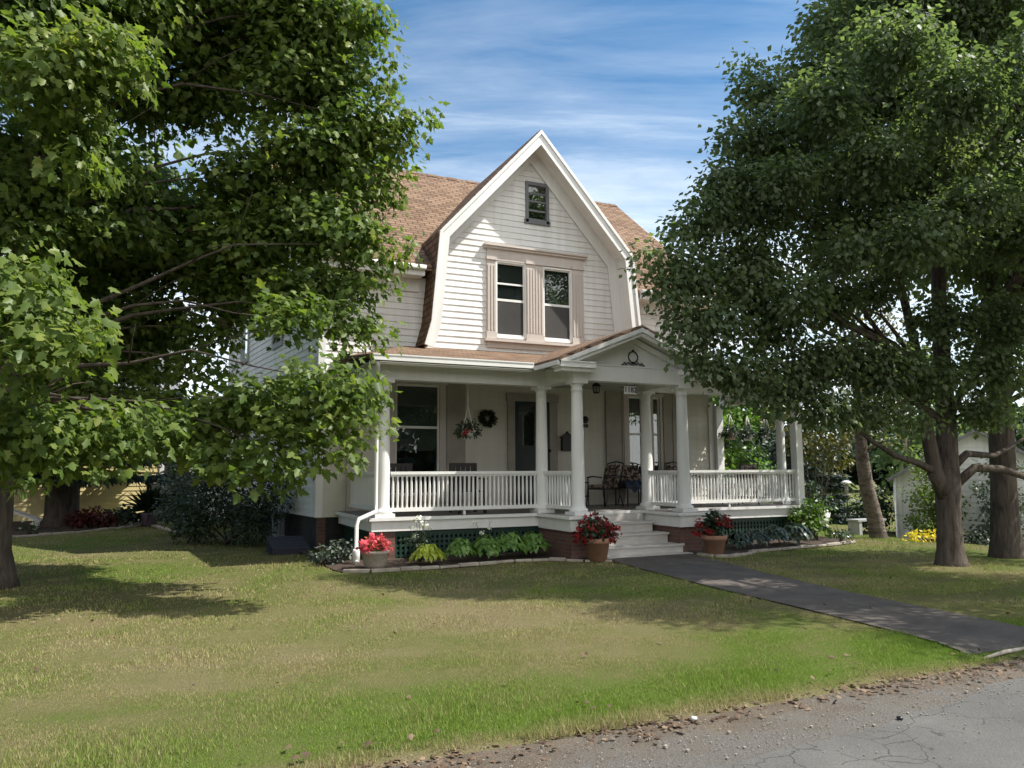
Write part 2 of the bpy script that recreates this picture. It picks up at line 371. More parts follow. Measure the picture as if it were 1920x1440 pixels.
def place(tpl,P,Nn,T,size,rnd):
    tv,tf=tpl; T=nrm(T-Nn*(T*Nn).sum(1,keepdims=True)); X=np.cross(T,Nn)
    V=P[:,None,:]+size[:,None,None]*(tv[None,:,0:1]*X[:,None,:]+tv[None,:,1:2]*T[:,None,:]+tv[None,:,2:3]*Nn[:,None,:])
    n=len(P); k=len(tv); F=tf[None]+ (np.arange(n)*k)[:,None,None]
    return V.reshape(-1,3),F.reshape(-1,tf.shape[1]),np.repeat(rnd,len(tf))
def join(parts):
    Vs=[];Fs=[];Rs=[];o=0
    for v,f,r in parts: Vs.append(v);Fs.append(f+o);Rs.append(r);o+=len(v)
    return np.concatenate(Vs),np.concatenate(Fs),np.concatenate(Rs)
def sprays(blobs,per,m,spread,size,flat=.55,droop=.5,shell=.33,seedbias=0,squash=.85):
    """leaf sprays through the volume of a set of (x,y,z,r,bias) balls"""
    P=[];O=[];B=[];C=[]
    for bl in blobs:
        x,y,z,r=bl[:4]; bias=bl[4] if len(bl)>4 else 0.0; dens=bl[5] if len(bl)>5 else 1.0
        n=max(3,int(per*r*r*dens+.5)); d=nrm(NR.normal(size=(n,3))); rr=max(r-spread*.85,.35*r)*NR.random(n)**shell
        c=np.array([x,y,z])+d*rr[:,None]*np.array([1,1,squash]); cb=bias+NR.normal(0,.10,n)
        q=np.clip(NR.normal(size=(n,m,3)),-1.45,1.45)*np.array([1,1,flat])*spread
        P.append((c[:,None,:]+q).reshape(-1,3)); O.append((q/spread+d[:,None,:]*.9).reshape(-1,3)); B.append(np.repeat(cb,m)); 
    P=np.concatenate(P);O=np.concatenate(O);B=np.concatenate(B); n=len(P)
    out=nrm(O+1e-6); Nn=nrm(out*.5+np.array([.36,-.2,.62])*.95+NR.normal(0,.5,(n,3)))
    T=nrm(out+np.array([0,0,-droop])+NR.normal(0,.35,(n,3)))
    sz=size*NR.uniform(.6,1.25,n); rnd=np.clip(NR.normal(.45,.21,n)+B,0,1)
    return P,Nn,T,sz,rnd
def crown(name,parent,m,blobs,tpl,per,mm,spread,size,**k):
    V,F,r=place(tpl,*sprays(blobs,per,mm,spread,size,**k)); return link(name,arr_mesh(name,V,F,r),m,parent)
def limbs(mb,trunk,joints,blobs,r0,step=1,seg=6):
    """limbs from the trunk's joints to foliage balls"""
    for bl in blobs[::step]:
        e=Vector(bl[:3]); j=min(joints,key=lambda q:(Vector(q)-e).length+ (2.5 if q[2]>e.z else 0)); j=Vector(j); L=(e-j).length
        if L<.4: continue
        jx,jy=R.uniform(-.09,.09)*L,R.uniform(-.09,.09)*L; rr=min(r0,.012*L+.012); pts=[]; rs=[]
        for k in range(7):
            t=k/6; w_=math.sin(math.pi*t); pts.append(j.lerp(e,t)+Vector((jx*w_+R.uniform(-.03,.03)*L*w_,jy*w_+R.uniform(-.03,.03)*L*w_,.11*L*w_+R.uniform(-.02,.02)*L*w_))); rs.append(rr*(1.6*(1-t)**1.3)+.004)
        mb.tube(pts,rs,seg)
        for k in (3,4,5):
            d=(pts[k]-pts[k-1]).normalized(); s=Vector((R.uniform(-1,1),R.uniform(-1,1),R.uniform(-.2,.7))).normalized()*.14*L+d*.12*L; mb.tube([pts[k],pts[k]+s*.55,pts[k]+s+Vector((0,0,-.02*L))],[rs[k]*.6,rs[k]*.35,.003],4)
# ------------------------------------------------------------------ the setting
def gz(x,y=0):
    t=min(max((x-13.5)/8.5,0),1); return -.6*t*t*(3-2*t)
def sheet(name,xs,ys,zf,m,kind='structure'):
    nx,ny=len(xs),len(ys); V=[(x,y,zf(x,y)) for y in ys for x in xs]
    F=[(j*nx+i,j*nx+i+1,(j+1)*nx+i+1,(j+1)*nx+i) for j in range(ny-1) for i in range(nx-1)]
    me=bpy.data.meshes.new(name); me.from_pydata(V,[],F); me.polygons.foreach_set('use_smooth',[True]*len(F)); o=link(name,me,m); o['kind']=kind; return o
def lin(a,b,n): return [a+(b-a)*i/(n-1) for i in range(n)]
EDGE_R=random.Random(3)
def edge_y(x): return 4.22+.05*math.sin(x*1.7)+.03*math.sin(x*4.3+1)
def lawn_z(x,y):
    z=gz(x,y)
    if y<8: z+=.035*max(0,min(1,(8-y)/3))*(1 if y>4.6 else max(0,(y-4.2)/.4))
    return z+ .012*math.sin(x*.9+.4)*math.sin(y*.7)
xs=lin(-160,-14,10)+lin(-12,30,85)+lin(34,180,10)
ys=[4.05]+lin(4.25,12,32)+lin(12.5,40,40)+lin(45,220,10)
lawn=sheet('lawn',xs,ys,lambda x,y: lawn_z(x,y) if y>4.2 else -.03,M['lawn'])
sheet('dirt_verge',lin(-60,90,60),lin(2.2,4.5,12),lambda x,y:-.022+.006*math.sin(x*3.1)*math.sin(y*5),M['verge'])
# the road's broken edge
def road_edge(x): return 3.72+.0*x -.42*math.exp(-((x-3.2)/1.5)**2)+.05*math.sin(2.3*x)+.035*math.sin(6.1*x+.5)-.15*math.exp(-((x+1)/2.0)**2)
mb=MB(); pts=lin(-60,90,400)
for a,b in zip(pts,pts[1:]):
    mb.face([(a,-4.6,-.002),(b,-4.6,-.002),(b,road_edge(b),-.002),(a,road_edge(a),-.002)])
    mb.face([(a,road_edge(a),-.002),(b,road_edge(b),-.002),(b,road_edge(b)+.03,-.06),(a,road_edge(a)+.03,-.06)])
struct(mb.build('road',M['road']))
sheet('lawn',lin(-120,120,40),lin(-120,-4.5,30),lambda x,y:-.01+.03*min(1,(-4.5-y)/2),M['lawn'])
# garden path
PL=[(6.98,11.42),(6.87,10.4),(6.64,8.6),(6.39,6.6),(6.12,4.9),(6.03,4.3)]
PR=[(8.80,11.42),(8.54,10.6),(8.20,9.0),(7.80,7.0),(7.46,5.2),(7.30,4.3)]
mb=MB()
def pz(x,y): return lawn_z(x,y)+.014 if y>4.35 else -.0+.012
for i in range(len(PL)-1):
    for k in range(8):
        t0,t1=k/8,(k+1)/8
        for s in range(6):
            u0,u1=s/6,(s+1)/6
            def P(t,u):
                lx=PL[i][0]+(PL[i+1][0]-PL[i][0])*t; ly=PL[i][1]+(PL[i+1][1]-PL[i][1])*t
                rx=PR[i][0]+(PR[i+1][0]-PR[i][0])*t; ry=PR[i][1]+(PR[i+1][1]-PR[i][1])*t
                x=lx+(rx-lx)*u; y=ly+(ry-ly)*u; return (x,y,max(pz(x,y),.012))
            mb.face([P(t0,u0),P(t1,u0),P(t1,u1),P(t0,u1)],True)
mb.face([(6.03,4.3,.012),(6.03,4.27,-.03),(7.30,4.27,-.03),(7.30,4.3,.012)])
me=mb.mesh('path'); 
path=struct(link('path',me,M['path']))
# flower beds
def bed(name,front,back):
    mb=MB(); n=len(front)
    for i in range(n-1):
        a,b=front[i],front[i+1]; c,d=back[i+1],back[i]
        mb.face([(a[0],a[1],.02),(b[0],b[1],.02),(c[0],c[1],.05),(d[0],d[1],.05)],True)
    return struct(mb.build(name,M['soil']))
BL=[(2.55,12.05),(2.62,11.78),(3.0,11.62),(3.45,11.60),(4.1,11.62),(4.8,11.70),(5.5,11.86),(6.1,11.75),(6.55,11.35),(6.95,11.12)]
bed('flower_bed',BL,[(2.5,15.3),(3.0,13.0),(3.3,12.9),(3.6,12.9),(4.1,12.9),(4.8,12.9),(5.5,12.9),(6.1,12.9),(6.5,12.6),(6.95,12.3)])
BR=[(8.82,11.25),(8.85,10.85),(9.15,10.72),(9.6,10.90),(10.1,11.20),(10.8,11.30),(11.6,11.42),(12.4,11.50),(13.2,11.75),(13.5,12.3)]
bed('flower_bed',BR,[(9.0,12.4),(9.2,12.6),(9.5,12.9),(9.9,12.9),(10.3,12.9),(10.9,12.9),(11.6,12.9),(12.4,12.9),(13.1,13.0),(13.3,14.5)])
def edging(name,pts,label,h=.055,w=.085,closed=False,m='stone'):
    mb=MB(); rr=random.Random(5)
    L=[];d=0
    for a,b in zip(pts,pts[1:]):
        n=max(1,int((Vector(b)-Vector(a)).length/.24))
        for k in range(n):
            p=Vector(a).lerp(Vector(b),k/n); q=Vector(a).lerp(Vector(b),(k+1)/n); dv=(q-p); dd=dv.normalized(); s=Vector((-dd.y,dd.x))
            c=(p+q)/2; hh=h*rr.uniform(.7,1.15); zz=gz(c.x)
            mb.obox((c.x+rr.uniform(-.01,.01),c.y+rr.uniform(-.012,.012),zz+hh/2),(dd.x*(dv.length/2-.006),dd.y*(dv.length/2-.006),0),(s.x*w/2,s.y*w/2,0),(rr.uniform(-.004,.004),0,hh/2))
    o=mb.build(name,M[m],loc=(pts[0][0],pts[0][1],0),bevel=.012); return tag(o,label,'edging')
edging('stone_edging',BL[1:],'pale stone edging curving in front of the left flower bed')
edging('stone_edging',BR[:-1],'low stone edging around the shaded right flower bed')

# ------------------------------------------------------------------ the house
H=thing('house','white clapboard house with brown gambrel gable and columned front porch','house',(7.75,15.4,0))
W=15.4; EX=.138
def clap(mb,p0,u,n,rows):
    """rows: (z0,z1,[(s0,s1,t0,t1)...]) : s at the bottom, t at the top"""
    p0,u,n=Vector(p0),Vector(u),Vector(n)
    for z0,z1,segs in rows:
        for s0,s1,t0,t1 in segs:
            f=lambda s,z,o: p0+u*s+n*o+Vector((0,0,z))
            mb.face([f(s0,z0,.021),f(s1,z0,.021),f(t1,z1,.004),f(t0,z1,.004)])
            mb.face([f(s0,z0,0),f(s1,z0,0),f(s1,z0,.021),f(s0,z0,.021)])
def rows_rect(z0,z1,fn,holes=(),ex=EX):
    out=[]; z=z0
    while z<z1-.01:
        zt=min(z+ex,z1); a0,a1=fn(z); b0,b1=fn(zt)
        if a1-a0>.02:
            segs=[(a0,a1,b0,max(b1,b0))]
            for h0,h1,hz0,hz1 in holes:
                if zt>hz0 and z<hz1:
                    ns=[]
                    for s0,s1,t0,t1 in segs:
                        if h1<=s0 or h0>=s1: ns.append((s0,s1,t0,t1)); continue
                        if h0>s0: ns.append((s0,h0,t0,h0))
                        if h1<s1: ns.append((h1,s1,h1,t1))
                    segs=ns
            out.append((z,zt,segs))
        z=zt
    return out
# openings (x0,x1,z0,z1)
W1=(4.45,5.42,1.02,3.33); DOOR=(7.15,8.03,.76,3.05); W2=(10.13,10.54,1.02,3.27); W3=(10.82,11.04,1.02,3.27)
G1=(6.72,7.45,4.48,6.18); G2=(7.90,8.64,4.48,6.16); ATT=(7.52,8.02,7.25,8.10)
XC=7.6
def gab(z):   # inner half-width of the gable wall at height z
    pr=[(3.0,2.62),(6.5,2.30),(9.05,0.0)]
    for (za,ha),(zb,hb) in zip(pr,pr[1:]):
        if z<=zb: return ha+(hb-ha)*(z-za)/(zb-za)
    return 0
EAVE=5.72
mb=MB()
clap(mb,(0,W,0),(1,0,0),(0,-1,0),[r for r in rows_rect(.63,EAVE-.1,lambda z:(2.9,12.6) if z<4.0 else (2.9,XC-gab(z)),[W1,DOOR,W2,W3]) if r[0]>=3.45])
clap(mb,(0,W,0),(1,0,0),(0,-1,0),[r for r in rows_rect(.63,EAVE-.1,lambda z:(XC+gab(z),12.6)) if r[0]>=4.0-EX*.5])
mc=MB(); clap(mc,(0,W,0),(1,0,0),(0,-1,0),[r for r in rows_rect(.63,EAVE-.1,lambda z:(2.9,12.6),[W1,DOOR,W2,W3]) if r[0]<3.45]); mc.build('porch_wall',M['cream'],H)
A0=Vector((2.9,15.4,0)); A1=Vector((1.9,24.6,0)); uu=(A0-A1).normalized(); nn=Vector((-uu.y,uu.x,0)); nn=-nn if nn.x>0 else nn; LS=(A0-A1).length
def gabL(z):
    if z<EAVE: return (0,LS)
    k=(z-EAVE)/4.1*5.0; return (min(k,LS/2),max(LS-k,LS/2))
SIDEW=[(2.0,2.75,4.62,6.1),(5.55,6.3,4.55,6.1),(2.0,2.8,1.3,3.0)]
clap(mb,A1,uu,nn,rows_rect(.63,9.6,gabL,SIDEW))
clap(mb,(12.6,15.4,0),(0,1,0),(1,0,0),rows_rect(.63,9.6,lambda z:(0,9.2) if z<EAVE else (min((z-EAVE)/4.1*5,4.6),max(9.2-(z-EAVE)/4.1*5,4.6))))
clap(mb,(12.6,24.6,0),(-1,0,0),(0,1,0),rows_rect(.63,EAVE,lambda z:(0,10.7)))
wall=mb.build('wall',M['siding'],H)
mb=MB(); clap(mb,(0,W,0),(1,0,0),(0,-1,0),rows_rect(4.0,9.05,lambda z:(XC-gab(z)+.002,XC+gab(z)-.002),[G1,G2,ATT]))
mb.build('gable_wall',M['siding'],H)
# corner boards
mb=MB(); mb.box((2.86,15.35,.63),(3.0,15.42,EAVE-.1)); mb.build('corner_board',M['trim'],H)
mb=MB(); mb.box((12.5,15.35,.63),(12.64,15.42,EAVE-.1)); mb.box((12.58,15.424,.63),(12.64,15.54,EAVE-.1)); mb.build('corner_board',M['trim'],H)
mb=MB(); mb.box((2.98,15.45,-.2),(12.5,24.4,.62)); 
mb.face([(2.93,15.43,-.2),(2.93,15.43,.62),(1.95,24.55,.62),(1.95,24.55,-.2)])
fo=mb.build('foundation',M['darkstone'],H)
mb=MB(); mb.box((2.92,15.41,-.1),(3.08,15.56,.625)); mb.build('brick_pier',M['brick'],H)
# -- main roof
rz=9.86
mb=MB()
ym=15.97; zm=EAVE+.06+(rz-EAVE-.06)*(ym-14.98)/(20-14.98); xm=2.55-.5*(ym-14.98)/5.02
mb.slab([(2.55,14.98,EAVE+.06),(5.12,14.98,EAVE+.06),(5.12,ym,zm),(xm,ym,zm)],.10)
mb.slab([(10.08,14.98,EAVE+.06),(12.9,14.98,EAVE+.06),(12.9,ym,zm),(10.08,ym,zm)],.10)
mb.slab([(xm,ym,zm),(12.9,ym,zm),(12.9,20,rz),(2.05,20,rz)],.10)
mb.slab([(12.9,25.02,EAVE+.06),(1.5,25.02,EAVE+.06),(2.05,20.001,rz),(12.9,20.001,rz)],.10)
roof=mb.build('roof',M['shingle'],H)
# ridge cap
mb=MB(); 
for k in range(36): x=2.1+k*.30; mb.face([(x,19.86,rz-.105+.012*(k%2)),(x+.29,19.86,rz-.105+.012*(k%2)),(x+.29,20,rz+.02+.01*(k%2)),(x,20,rz+.02+.01*(k%2))])
mb.build('ridge_cap',M['shingle'],roof)
for x0,x1 in ((2.55,4.93),(10.27,12.92)):
    mb=MB(); mb.box((x0,14.955,EAVE-.16),(x1,14.98,EAVE+.035)); mb.box((x0,14.98,EAVE-.15),(x1,15.39,EAVE-.12)); mb.box((x0+.3 if x0<4 else x0,15.34,EAVE-.42),(x1 if x0<4 else x1-.28,15.385,EAVE-.151)); mb.build('eave_trim',M['trim'],H)
for x0,x1 in ((2.55,4.93),(10.27,12.92)):
    mb=MB(); mb.tube([(x0,14.90,EAVE+.0),(x1,14.90,EAVE+.0)],.055,8); mb.build('gutter',M['trim'],H)
mb=MB(); mb.slab([(12.905,14.95,EAVE+.04),(12.93,14.95,EAVE+.04),(12.93,20,rz-.02),(12.905,20,rz-.02)],.2); mb.build('rake_board',M['trim'],H); mb=MB(); mb.slab([(2.52,14.95,EAVE+.04),(2.545,14.95,EAVE+.04),(2.045,20,rz-.02),(2.02,20,rz-.02)],.2)
mb.build('rake_board',M['trim'],H)
# -- gambrel gable
YR=14.85
OUT=[(XC-2.74,4.10),(XC-2.60,4.6),(XC-2.42,6.53),(XC,9.20),(XC+2.42,6.53),(XC+2.60,4.6),(XC+2.74,4.10)]
def inset(pr,d):
    out=[]
    for i,p in enumerate(pr):
        p=Vector(p); ns=[]
        for a,b in ((i-1,i),(i,i+1)):
            if a<0 or b>=len(pr): continue
            e=(Vector(pr[b])-Vector(pr[a])).normalized(); ns.append(Vector((e.y,-e.x)))
        if len(ns)==1: q=p+ns[0]*d
        else:
            h=(ns[0]+ns[1]).normalized(); q=p+h*(d/max(h.dot(ns[0]),.3))
        out.append((q.x,q.y))
    return out
def strip(mb,pa,pb,y0,y1):
    for i in range(len(pa)-1):
        poly=[pa[i],pa[i+1],pb[i+1],pb[i]]; mb.prism(poly,y0,y1)
RT=inset(OUT,.09)
mb=MB()
for i in range(len(OUT)-1):
    back=16.4 if i in(0,1,4,5) else 19.9
    mb.prism([OUT[i],OUT[i+1],RT[i+1],RT[i]],YR,back)
mb.build('gable_roof',M['shingle'],H)
mb=MB(); a=inset(OUT,.03); b=inset(OUT,.25); strip(mb,a,b,YR-.045,YR-.002)
a2=inset(OUT,.02); b2=inset(OUT,.085); strip(mb,a2,b2,YR-.075,YR-.047)
mb.build('rake_board',M['trim'],H)
mb=MB(); a=inset(OUT,.092); b=inset(OUT,.13); strip(mb,a,b,YR+.001,W-.036); mb.build('soffit',M['trim'],H)
mb=MB(); a=inset(OUT,.131); b=inset(OUT,.40); strip(mb,a,b,W-.055,W-.034); mb.build('frieze_board',M['trim'],H)

# -- windows
def window(name,o,y,mb_case,rail,blind,glassy=True,m='trim',blind_m='blind',label=None):
    x0,x1,z0,z1=o
    w=mb_case.build('window',M[m],H)
    s=MB(); t=.045; d0,d1=y-.012,y+.03
    zr=z0+(z1-z0)*rail
    for (a,b,c,d) in ((x0,x0+t,z0,z1),(x1-t,x1,z0,z1),(x0+t,x1-t,z0,z0+t*1.3),(x0+t,x1-t,z1-t,z1),(x0+t,x1-t,zr-t*.6,zr+t*.6)): s.box((a,d0,c),(b,d1,d))
    if name=='gable' and blind>0: 
        zs=z0+(z1-z0)*.71; s.box((x0+t,d0+.008,zs-.02),(x1-t,d1,zs+.02))
    s.build('sash',M['trim'],w)
    g=MB(); g.box((x0+t*.6,y+.008,z0+t),(x1-t*.6,y+.014,z1-t*.6)); g.build('pane',M['glass'],w)
    b=MB(); 
    zb=z1-(z1-z0)*abs(blind); b.box((x0+.02,y+.10,zb),(x1-.02,y+.11,z1)); b.build('blind',M[blind_m],w)
    # flat sheet behind the pane, painted in place of room shade and reflection
    k=MB(); dd=.16 if z0>4 else .6; k.face([(x0-.1,y+dd,z0-.1),(x1+.1,y+dd,z0-.1),(x1+.1,y+dd,z1+.1),(x0-.1,y+dd,z1+.1)])
    k.build('pane_tone_sheet',M['reflect_grey' if z0>4 else 'storm'],w)  # gable sheet takes the grey of reflected sky; others the dark of rooms
    if glassy=='screen':
        sc=MB(); sc.box((x0+t,y-.006,z0+t*1.3),(x1-t,y-.004,zr-t*.6)); sc.build('screen',M['screen'],w)
    return w
# gable double window and its pilastered surround
mb=MB(); y0=W-.06
for a,b in ((6.49,6.71),(7.46,7.89),(8.65,8.95)):
    mb.box((a,y0,4.44),(b,W+.05,6.19))
    n=max(2,int((b-a)/.07))
    for k in range(n):
        q=a+.035+(b-a-.07)*k/(n-1) if n>1 else (a+b)/2
        mb.box((q-.014,y0-.014,4.6),(q+.014,y0+.001,6.08))
    mb.box((a-.015,y0-.03,6.19),(b+.015,W+.05,6.26)); mb.box((a-.012,y0-.02,4.40),(b+.012,W,4.56))
mb.box((6.49,y0+.004,6.20),(8.95,W+.05,6.45)); mb.box((6.43,y0-.05,6.45),(9.02,W+.02,6.50)); mb.box((6.41,y0-.09,6.50),(9.04,W+.02,6.545))
mb.box((6.43,y0-.07,4.35),(9.02,W+.04,4.41)); mb.box((6.5,y0+.01,4.22),(8.95,W-.034,4.348))
mb.build('window_surround',M['beige'],H)
for g,bl in ((G1,.30),(G2,.22)):
    x0,x1,z0,z1=g; c=MB()
    for q in ((x0-.02,x0+.03,z0-.02,z1+.02),(x1-.03,x1+.02,z0-.02,z1+.02),(x0+.03,x1-.03,z1-.02,z1+.02),(x0+.03,x1-.03,z0-.04,z0+.02)): c.box((q[0],W-.042,q[2]),(q[1],W+.06,q[3]))
    window('gable' if g is G1 else 'w',g,W+.005,c,.49,bl,'screen')
# attic louvre-like sash
x0,x1,z0,z1=ATT; c=MB()
for q in ((x0-.05,x0+.02,z0-.06,z1+.06),(x1-.02,x1+.05,z0-.06,z1+.06),(x0+.02,x1-.02,z1-.02,z1+.06),(x0-.08,x1+.08,z0-.09,z0+.01)): c.box((q[0],W-.05,q[2]),(q[1],W+.05,q[3]))
wa=c.build('window',M['slate'],H); s=MB(); 
for zz in (z0+.03,z0+.24,z0+.46,z0+.65,z1-.02): s.box((x0+.02,W+.0,zz-.022),(x1-.02,W+.03,zz+.022))
s.build('sash',M['slate'],wa); g=MB(); g.box((x0,W+.012,z0),(x1,W+.016,z1)); g.build('pane',M['glass'],wa); k=MB(); k.face([(x0-.1,W+.3,z0-.1),(x1+.1,W+.3,z0-.1),(x1+.1,W+.3,z1+.1),(x0-.1,W+.3,z1+.1)]); k.build('pane_tone_sheet',M['storm'],wa)  # dark sheet painted for the unlit attic behind the pane
# first floor
def casing(o,l,r,t,b,y=W):
    x0,x1,z0,z1=o; c=MB(); f=y-.055
    c.box((x0-l,f,z0-b),(x0+.01,y+.06,z1+.0)); c.box((x1-.01,f,z0-b),(x1+r,y+.06,z1+.0)); c.box((x0-l-.03,f-.02,z1),(x1+r+.03,y+.05,z1+t)); c.box((x0-l-.05,f-.05,z0-b-.04),(x1+r+.05,y+.05,z0-b+.02)); 
    c.box((x0+.01,f+.01,z0-b+.02),(x1-.01,y+.05,z0)); return c
window('w',W1,W+.005,casing(W1,.12,.13,.09,.10),.61,.60,m='beige')
window('w',W2,W+.005,casing(W2,.13,.06,.08,.10),.60,.28,m='beige')
window('w',W3,W+.005,casing(W3,.06,.06,.08,.10),.60,.28,m='beige')
# flat panels beside the porch windows
mb=MB(); mb.box((5.57,W-.05,.76),(5.99,W-.033,3.44)); mb.build('wall_panel',M['panel'],H)
mb=MB(); mb.box((9.50,W-.05,.76),(9.98,W-.033,3.36)); mb.box((11.12,W-.05,.76),(11.72,W-.033,3.36)); 
for x in (9.52,9.96,11.14,11.42,11.70): mb.box((x-.02,W-.065,.8),(x+.02,W-.049,3.36))
mb.build('wall_panel',M['panel'],H)
# door
c=casing(DOOR,.16,.19,.16,.0); c.build('door_casing',M['panel'],H)
x0,x1,z0,z1=DOOR; d=MB()
for q in ((x0,x0+.10,z0,z1),(x1-.10,x1,z0,z1),(x0+.10,x1-.10,z1-.10,z1),(x0+.10,x1-.10,z0,z0+.14),(x0+.10,x1-.10,1.98,2.07)): d.box((q[0],W-.03,q[2]),(q[1],W+.02,q[3]))
d.box((x0+.1,W+.0,z0+.14),(x1-.1,W+.012,1.98))
door=d.build('door',M['storm'],H); g=MB(); g.box((x0+.1,W-.004,2.07),(x1-.1,W+.002,z1-.10)); g.build('pane',M['glass'],door)
k=MB(); k.face([(x0,W+.3,z0),(x1,W+.3,z0),(x1,W+.3,z1),(x0,W+.3,z1)]); k.build('inner_door',M['storm'],door)
hd=MB(); hd.lathe([(.0,0),(.02,.0),(.02,.03),(.035,.05),(.035,.07),(.0,.085)],(0,0,0),12); me=hd.mesh('handle'); me.transform(Matrix.Translation((8.0,W-.03,1.96))@Matrix.Rotation(rad(90),4,'X')); link('handle',me,M['brass'],door)
# side windows and basement window
for s0,s1,z0,z1 in SIDEW:
    c=MB(); a=A1+uu*s0; b=A1+uu*s1
    for (t0,t1,c0,c1) in ((s0-.10,s0+.01,z0-.1,z1+.1),(s1-.01,s1+.10,z0-.1,z1+.1),(s0,s1,z1-.01,z1+.1),(s0,s1,z0-.1,z0+.01)):
        p=A1+uu*(t0+t1)/2; c.obox((p.x,p.y,(c0+c1)/2),uu*(t1-t0)/2,nn*.055,(0,0,(c1-c0)/2))
    w=c.build('window',M['greyfence'],H); p=A1+uu*(s0+s1)/2
    g=MB(); g.obox((p.x,p.y,(z0+z1)/2),uu*(s1-s0)/2,nn*.004,(0,0,(z1-z0)/2)); g.build('pane',M['glass'],w)
    q=MB(); q.obox((p.x,p.y,(z0+z1)/2),uu*(s1-s0)/2,nn*.02,(0,0,.025)); q.build('sash',M['trim'],w)
    k=MB(); pp=p-nn*.3; k.obox((pp.x,pp.y,(z0+z1)/2),uu*(s1-s0)*.7,nn*.004,(0,0,(z1-z0)*.6)); k.build('pane_tone_sheet',M['storm'],w)  # sheet coloured dark for the shade inside the side rooms
def fpt(s): # along the foundation's left face
    a=Vector((2.93,15.43,0)); b=Vector((1.95,24.55,0)); return a+(b-a).normalized()*s
c=MB(); p=fpt(2.9)
for ds,z0,z1,wd in ((-.42,.06,.56,.05),(-.12,.06,.56,.04),(.18,.06,.56,.04),(.42,.06,.56,.05)):
    q=fpt(2.9+ds); c.obox((q.x,q.y,(z0+z1)/2),uu*wd,nn*.05,(0,0,(z1-z0)/2))
c.obox((p.x,p.y,.04),uu*.5,nn*.09,(0,0,.035)); c.obox((p.x,p.y,.585),uu*.5,nn*.05,(0,0,.03))
bw=c.build('window',M['greyfence'],H); g=MB(); g.obox((p.x,p.y,.3),uu*.42,nn*.012,(0,0,.26)); g.build('pane',M['glass'],bw)

# -- porch
FZ=.74; YF=12.78
mb=MB(); mb.box((3.27,YF,FZ-.05),(13.15,W-.03,FZ)); mb.box((6.40,11.55,FZ-.05),(7.03,YF,FZ)); mb.box((8.68,11.55,FZ-.05),(9.30,YF,FZ))
mb.build('porch_floor',M['floor'],H)
mb=MB(); mb.box((3.25,YF-.03,FZ-.052),(6.398,YF-.0,FZ+.002)); mb.box((9.302,YF-.03,FZ-.052),(13.17,YF,FZ+.002)); mb.box((3.24,YF-.03,FZ-.052),(3.268,W-.03,FZ+.002)); mb.box((7.03,YF-.03,FZ-.052),(8.68,YF,FZ+.002))
for a,b in ((6.40,7.03),(8.68,9.30)): mb.box((a-.03,11.52,FZ-.052),(b+.03,11.55,FZ+.002)); mb.box((a-.03,11.55,FZ-.052),(a,YF-.03,FZ+.002)); mb.box((b,11.55,FZ-.052),(b+.03,YF-.03,FZ+.002))
mb.build('floor_nosing',M['trim'],H)
for q in (((3.32,YF+.02,.51),(6.43,YF+.05,FZ-.053)),((9.27,YF+.02,.51),(13.1,YF+.05,FZ-.053)),((3.32,YF+.05,.51),(3.35,W-.03,FZ-.053)),((13.07,YF+.05,.51),(13.1,W-.03,FZ-.053))): mb=MB(); mb.box(*q); mb.build('porch_skirt',M['trim'],H)
for a,b in ((6.43,7.0),(8.71,9.27)): mb=MB(); mb.box((a,11.58,.48),(b,11.61,FZ-.053)); mb.box((a,11.61,.48),(a+.03,YF+.02,FZ-.053)); mb.box((b-.03,11.61,.48),(b,YF+.02,FZ-.053)); mb.build('porch_skirt',M['trim'],H)
mb=MB()
for a,b,c,d in ((3.38,3.74,YF+.06,13.2),(6.48,6.99,11.66,12.9),(8.74,9.24,11.66,12.9),(12.72,13.06,YF+.06,13.2)):
    p=MB(); p.box((a,c,-.1),(b,d,.509 if c>12 else .479)); p.build('brick_pier',M['brick'],H)
def lattice(x0,x1,y,name='lattice'):
    mb=MB(); mb.box((x0,y,.44),(x1,y+.03,.508)); mb.box((x0,y,.0),(x1,y+.03,.05))
    n=int((x1-x0)/.085)
    for k in range(n): x=x0+.02+k*(x1-x0-.04)/(n-1); mb.box((x-.02,y+.004,.05),(x+.02,y+.014,.44))
    for k in range(5): z=.09+k*.085; mb.box((x0,y+.015,z-.02),(x1,y+.025,z+.02))
    o=mb.build(name,M['dark_green'],H); b=MB(); b.box((x0,y+.18,-.05),(x1,y+.2,.6)); b.build('underporch_shade',M['black'],o)  # black sheet stands in for the dark space behind the lattice
lattice(3.745,6.48,YF+.09); lattice(9.245,12.72,YF+.09)
mb=MB(); mb.box((3.42,13.21,.44),(3.45,W,.508)); 
for k in range(26): y=13.23+k*.083; mb.box((3.43,y,.0),(3.44,y+.05,.44))
o=mb.build('lattice',M['dark_green'],H); b=MB(); b.box((3.6,13.2,-.05),(3.62,W,.6)); b.build('underporch_shade',M['black'],o)  # side sheet, blackened for the porch's underside shade
# steps
for yf,z in ((12.28,.555),(11.94,.37),(11.62,.185)):
    xl,xr=(7.05,8.62) if z>.5 else ((7.03,8.72) if z>.3 else (7.0,8.82))
    s=MB(); s.box((xl,yf,z-.04),(xr,yf+.38,z)); t=s.build('step',M['step'],H,bevel=.006)
    r=MB(); r.box((xl+.02,yf+.03,z-.186),(xr-.02,yf+.05,z-.041)); r.box((xl+.02,yf+.05,0),(xl+.05,12.76,z-.041)); r.box((xr-.05,yf+.05,0),(xr-.02,12.76,z-.041)); r.build('riser',M['step'],t)
mb=MB(); mb.box((7.04,12.70,.5),(8.67,12.72,FZ-.053)); mb.build('riser',M['step'],H)
mb=MB(); mb.box((6.98,11.44,-.02),(8.86,11.63,.03)); mb.build('step',M['step'],H)
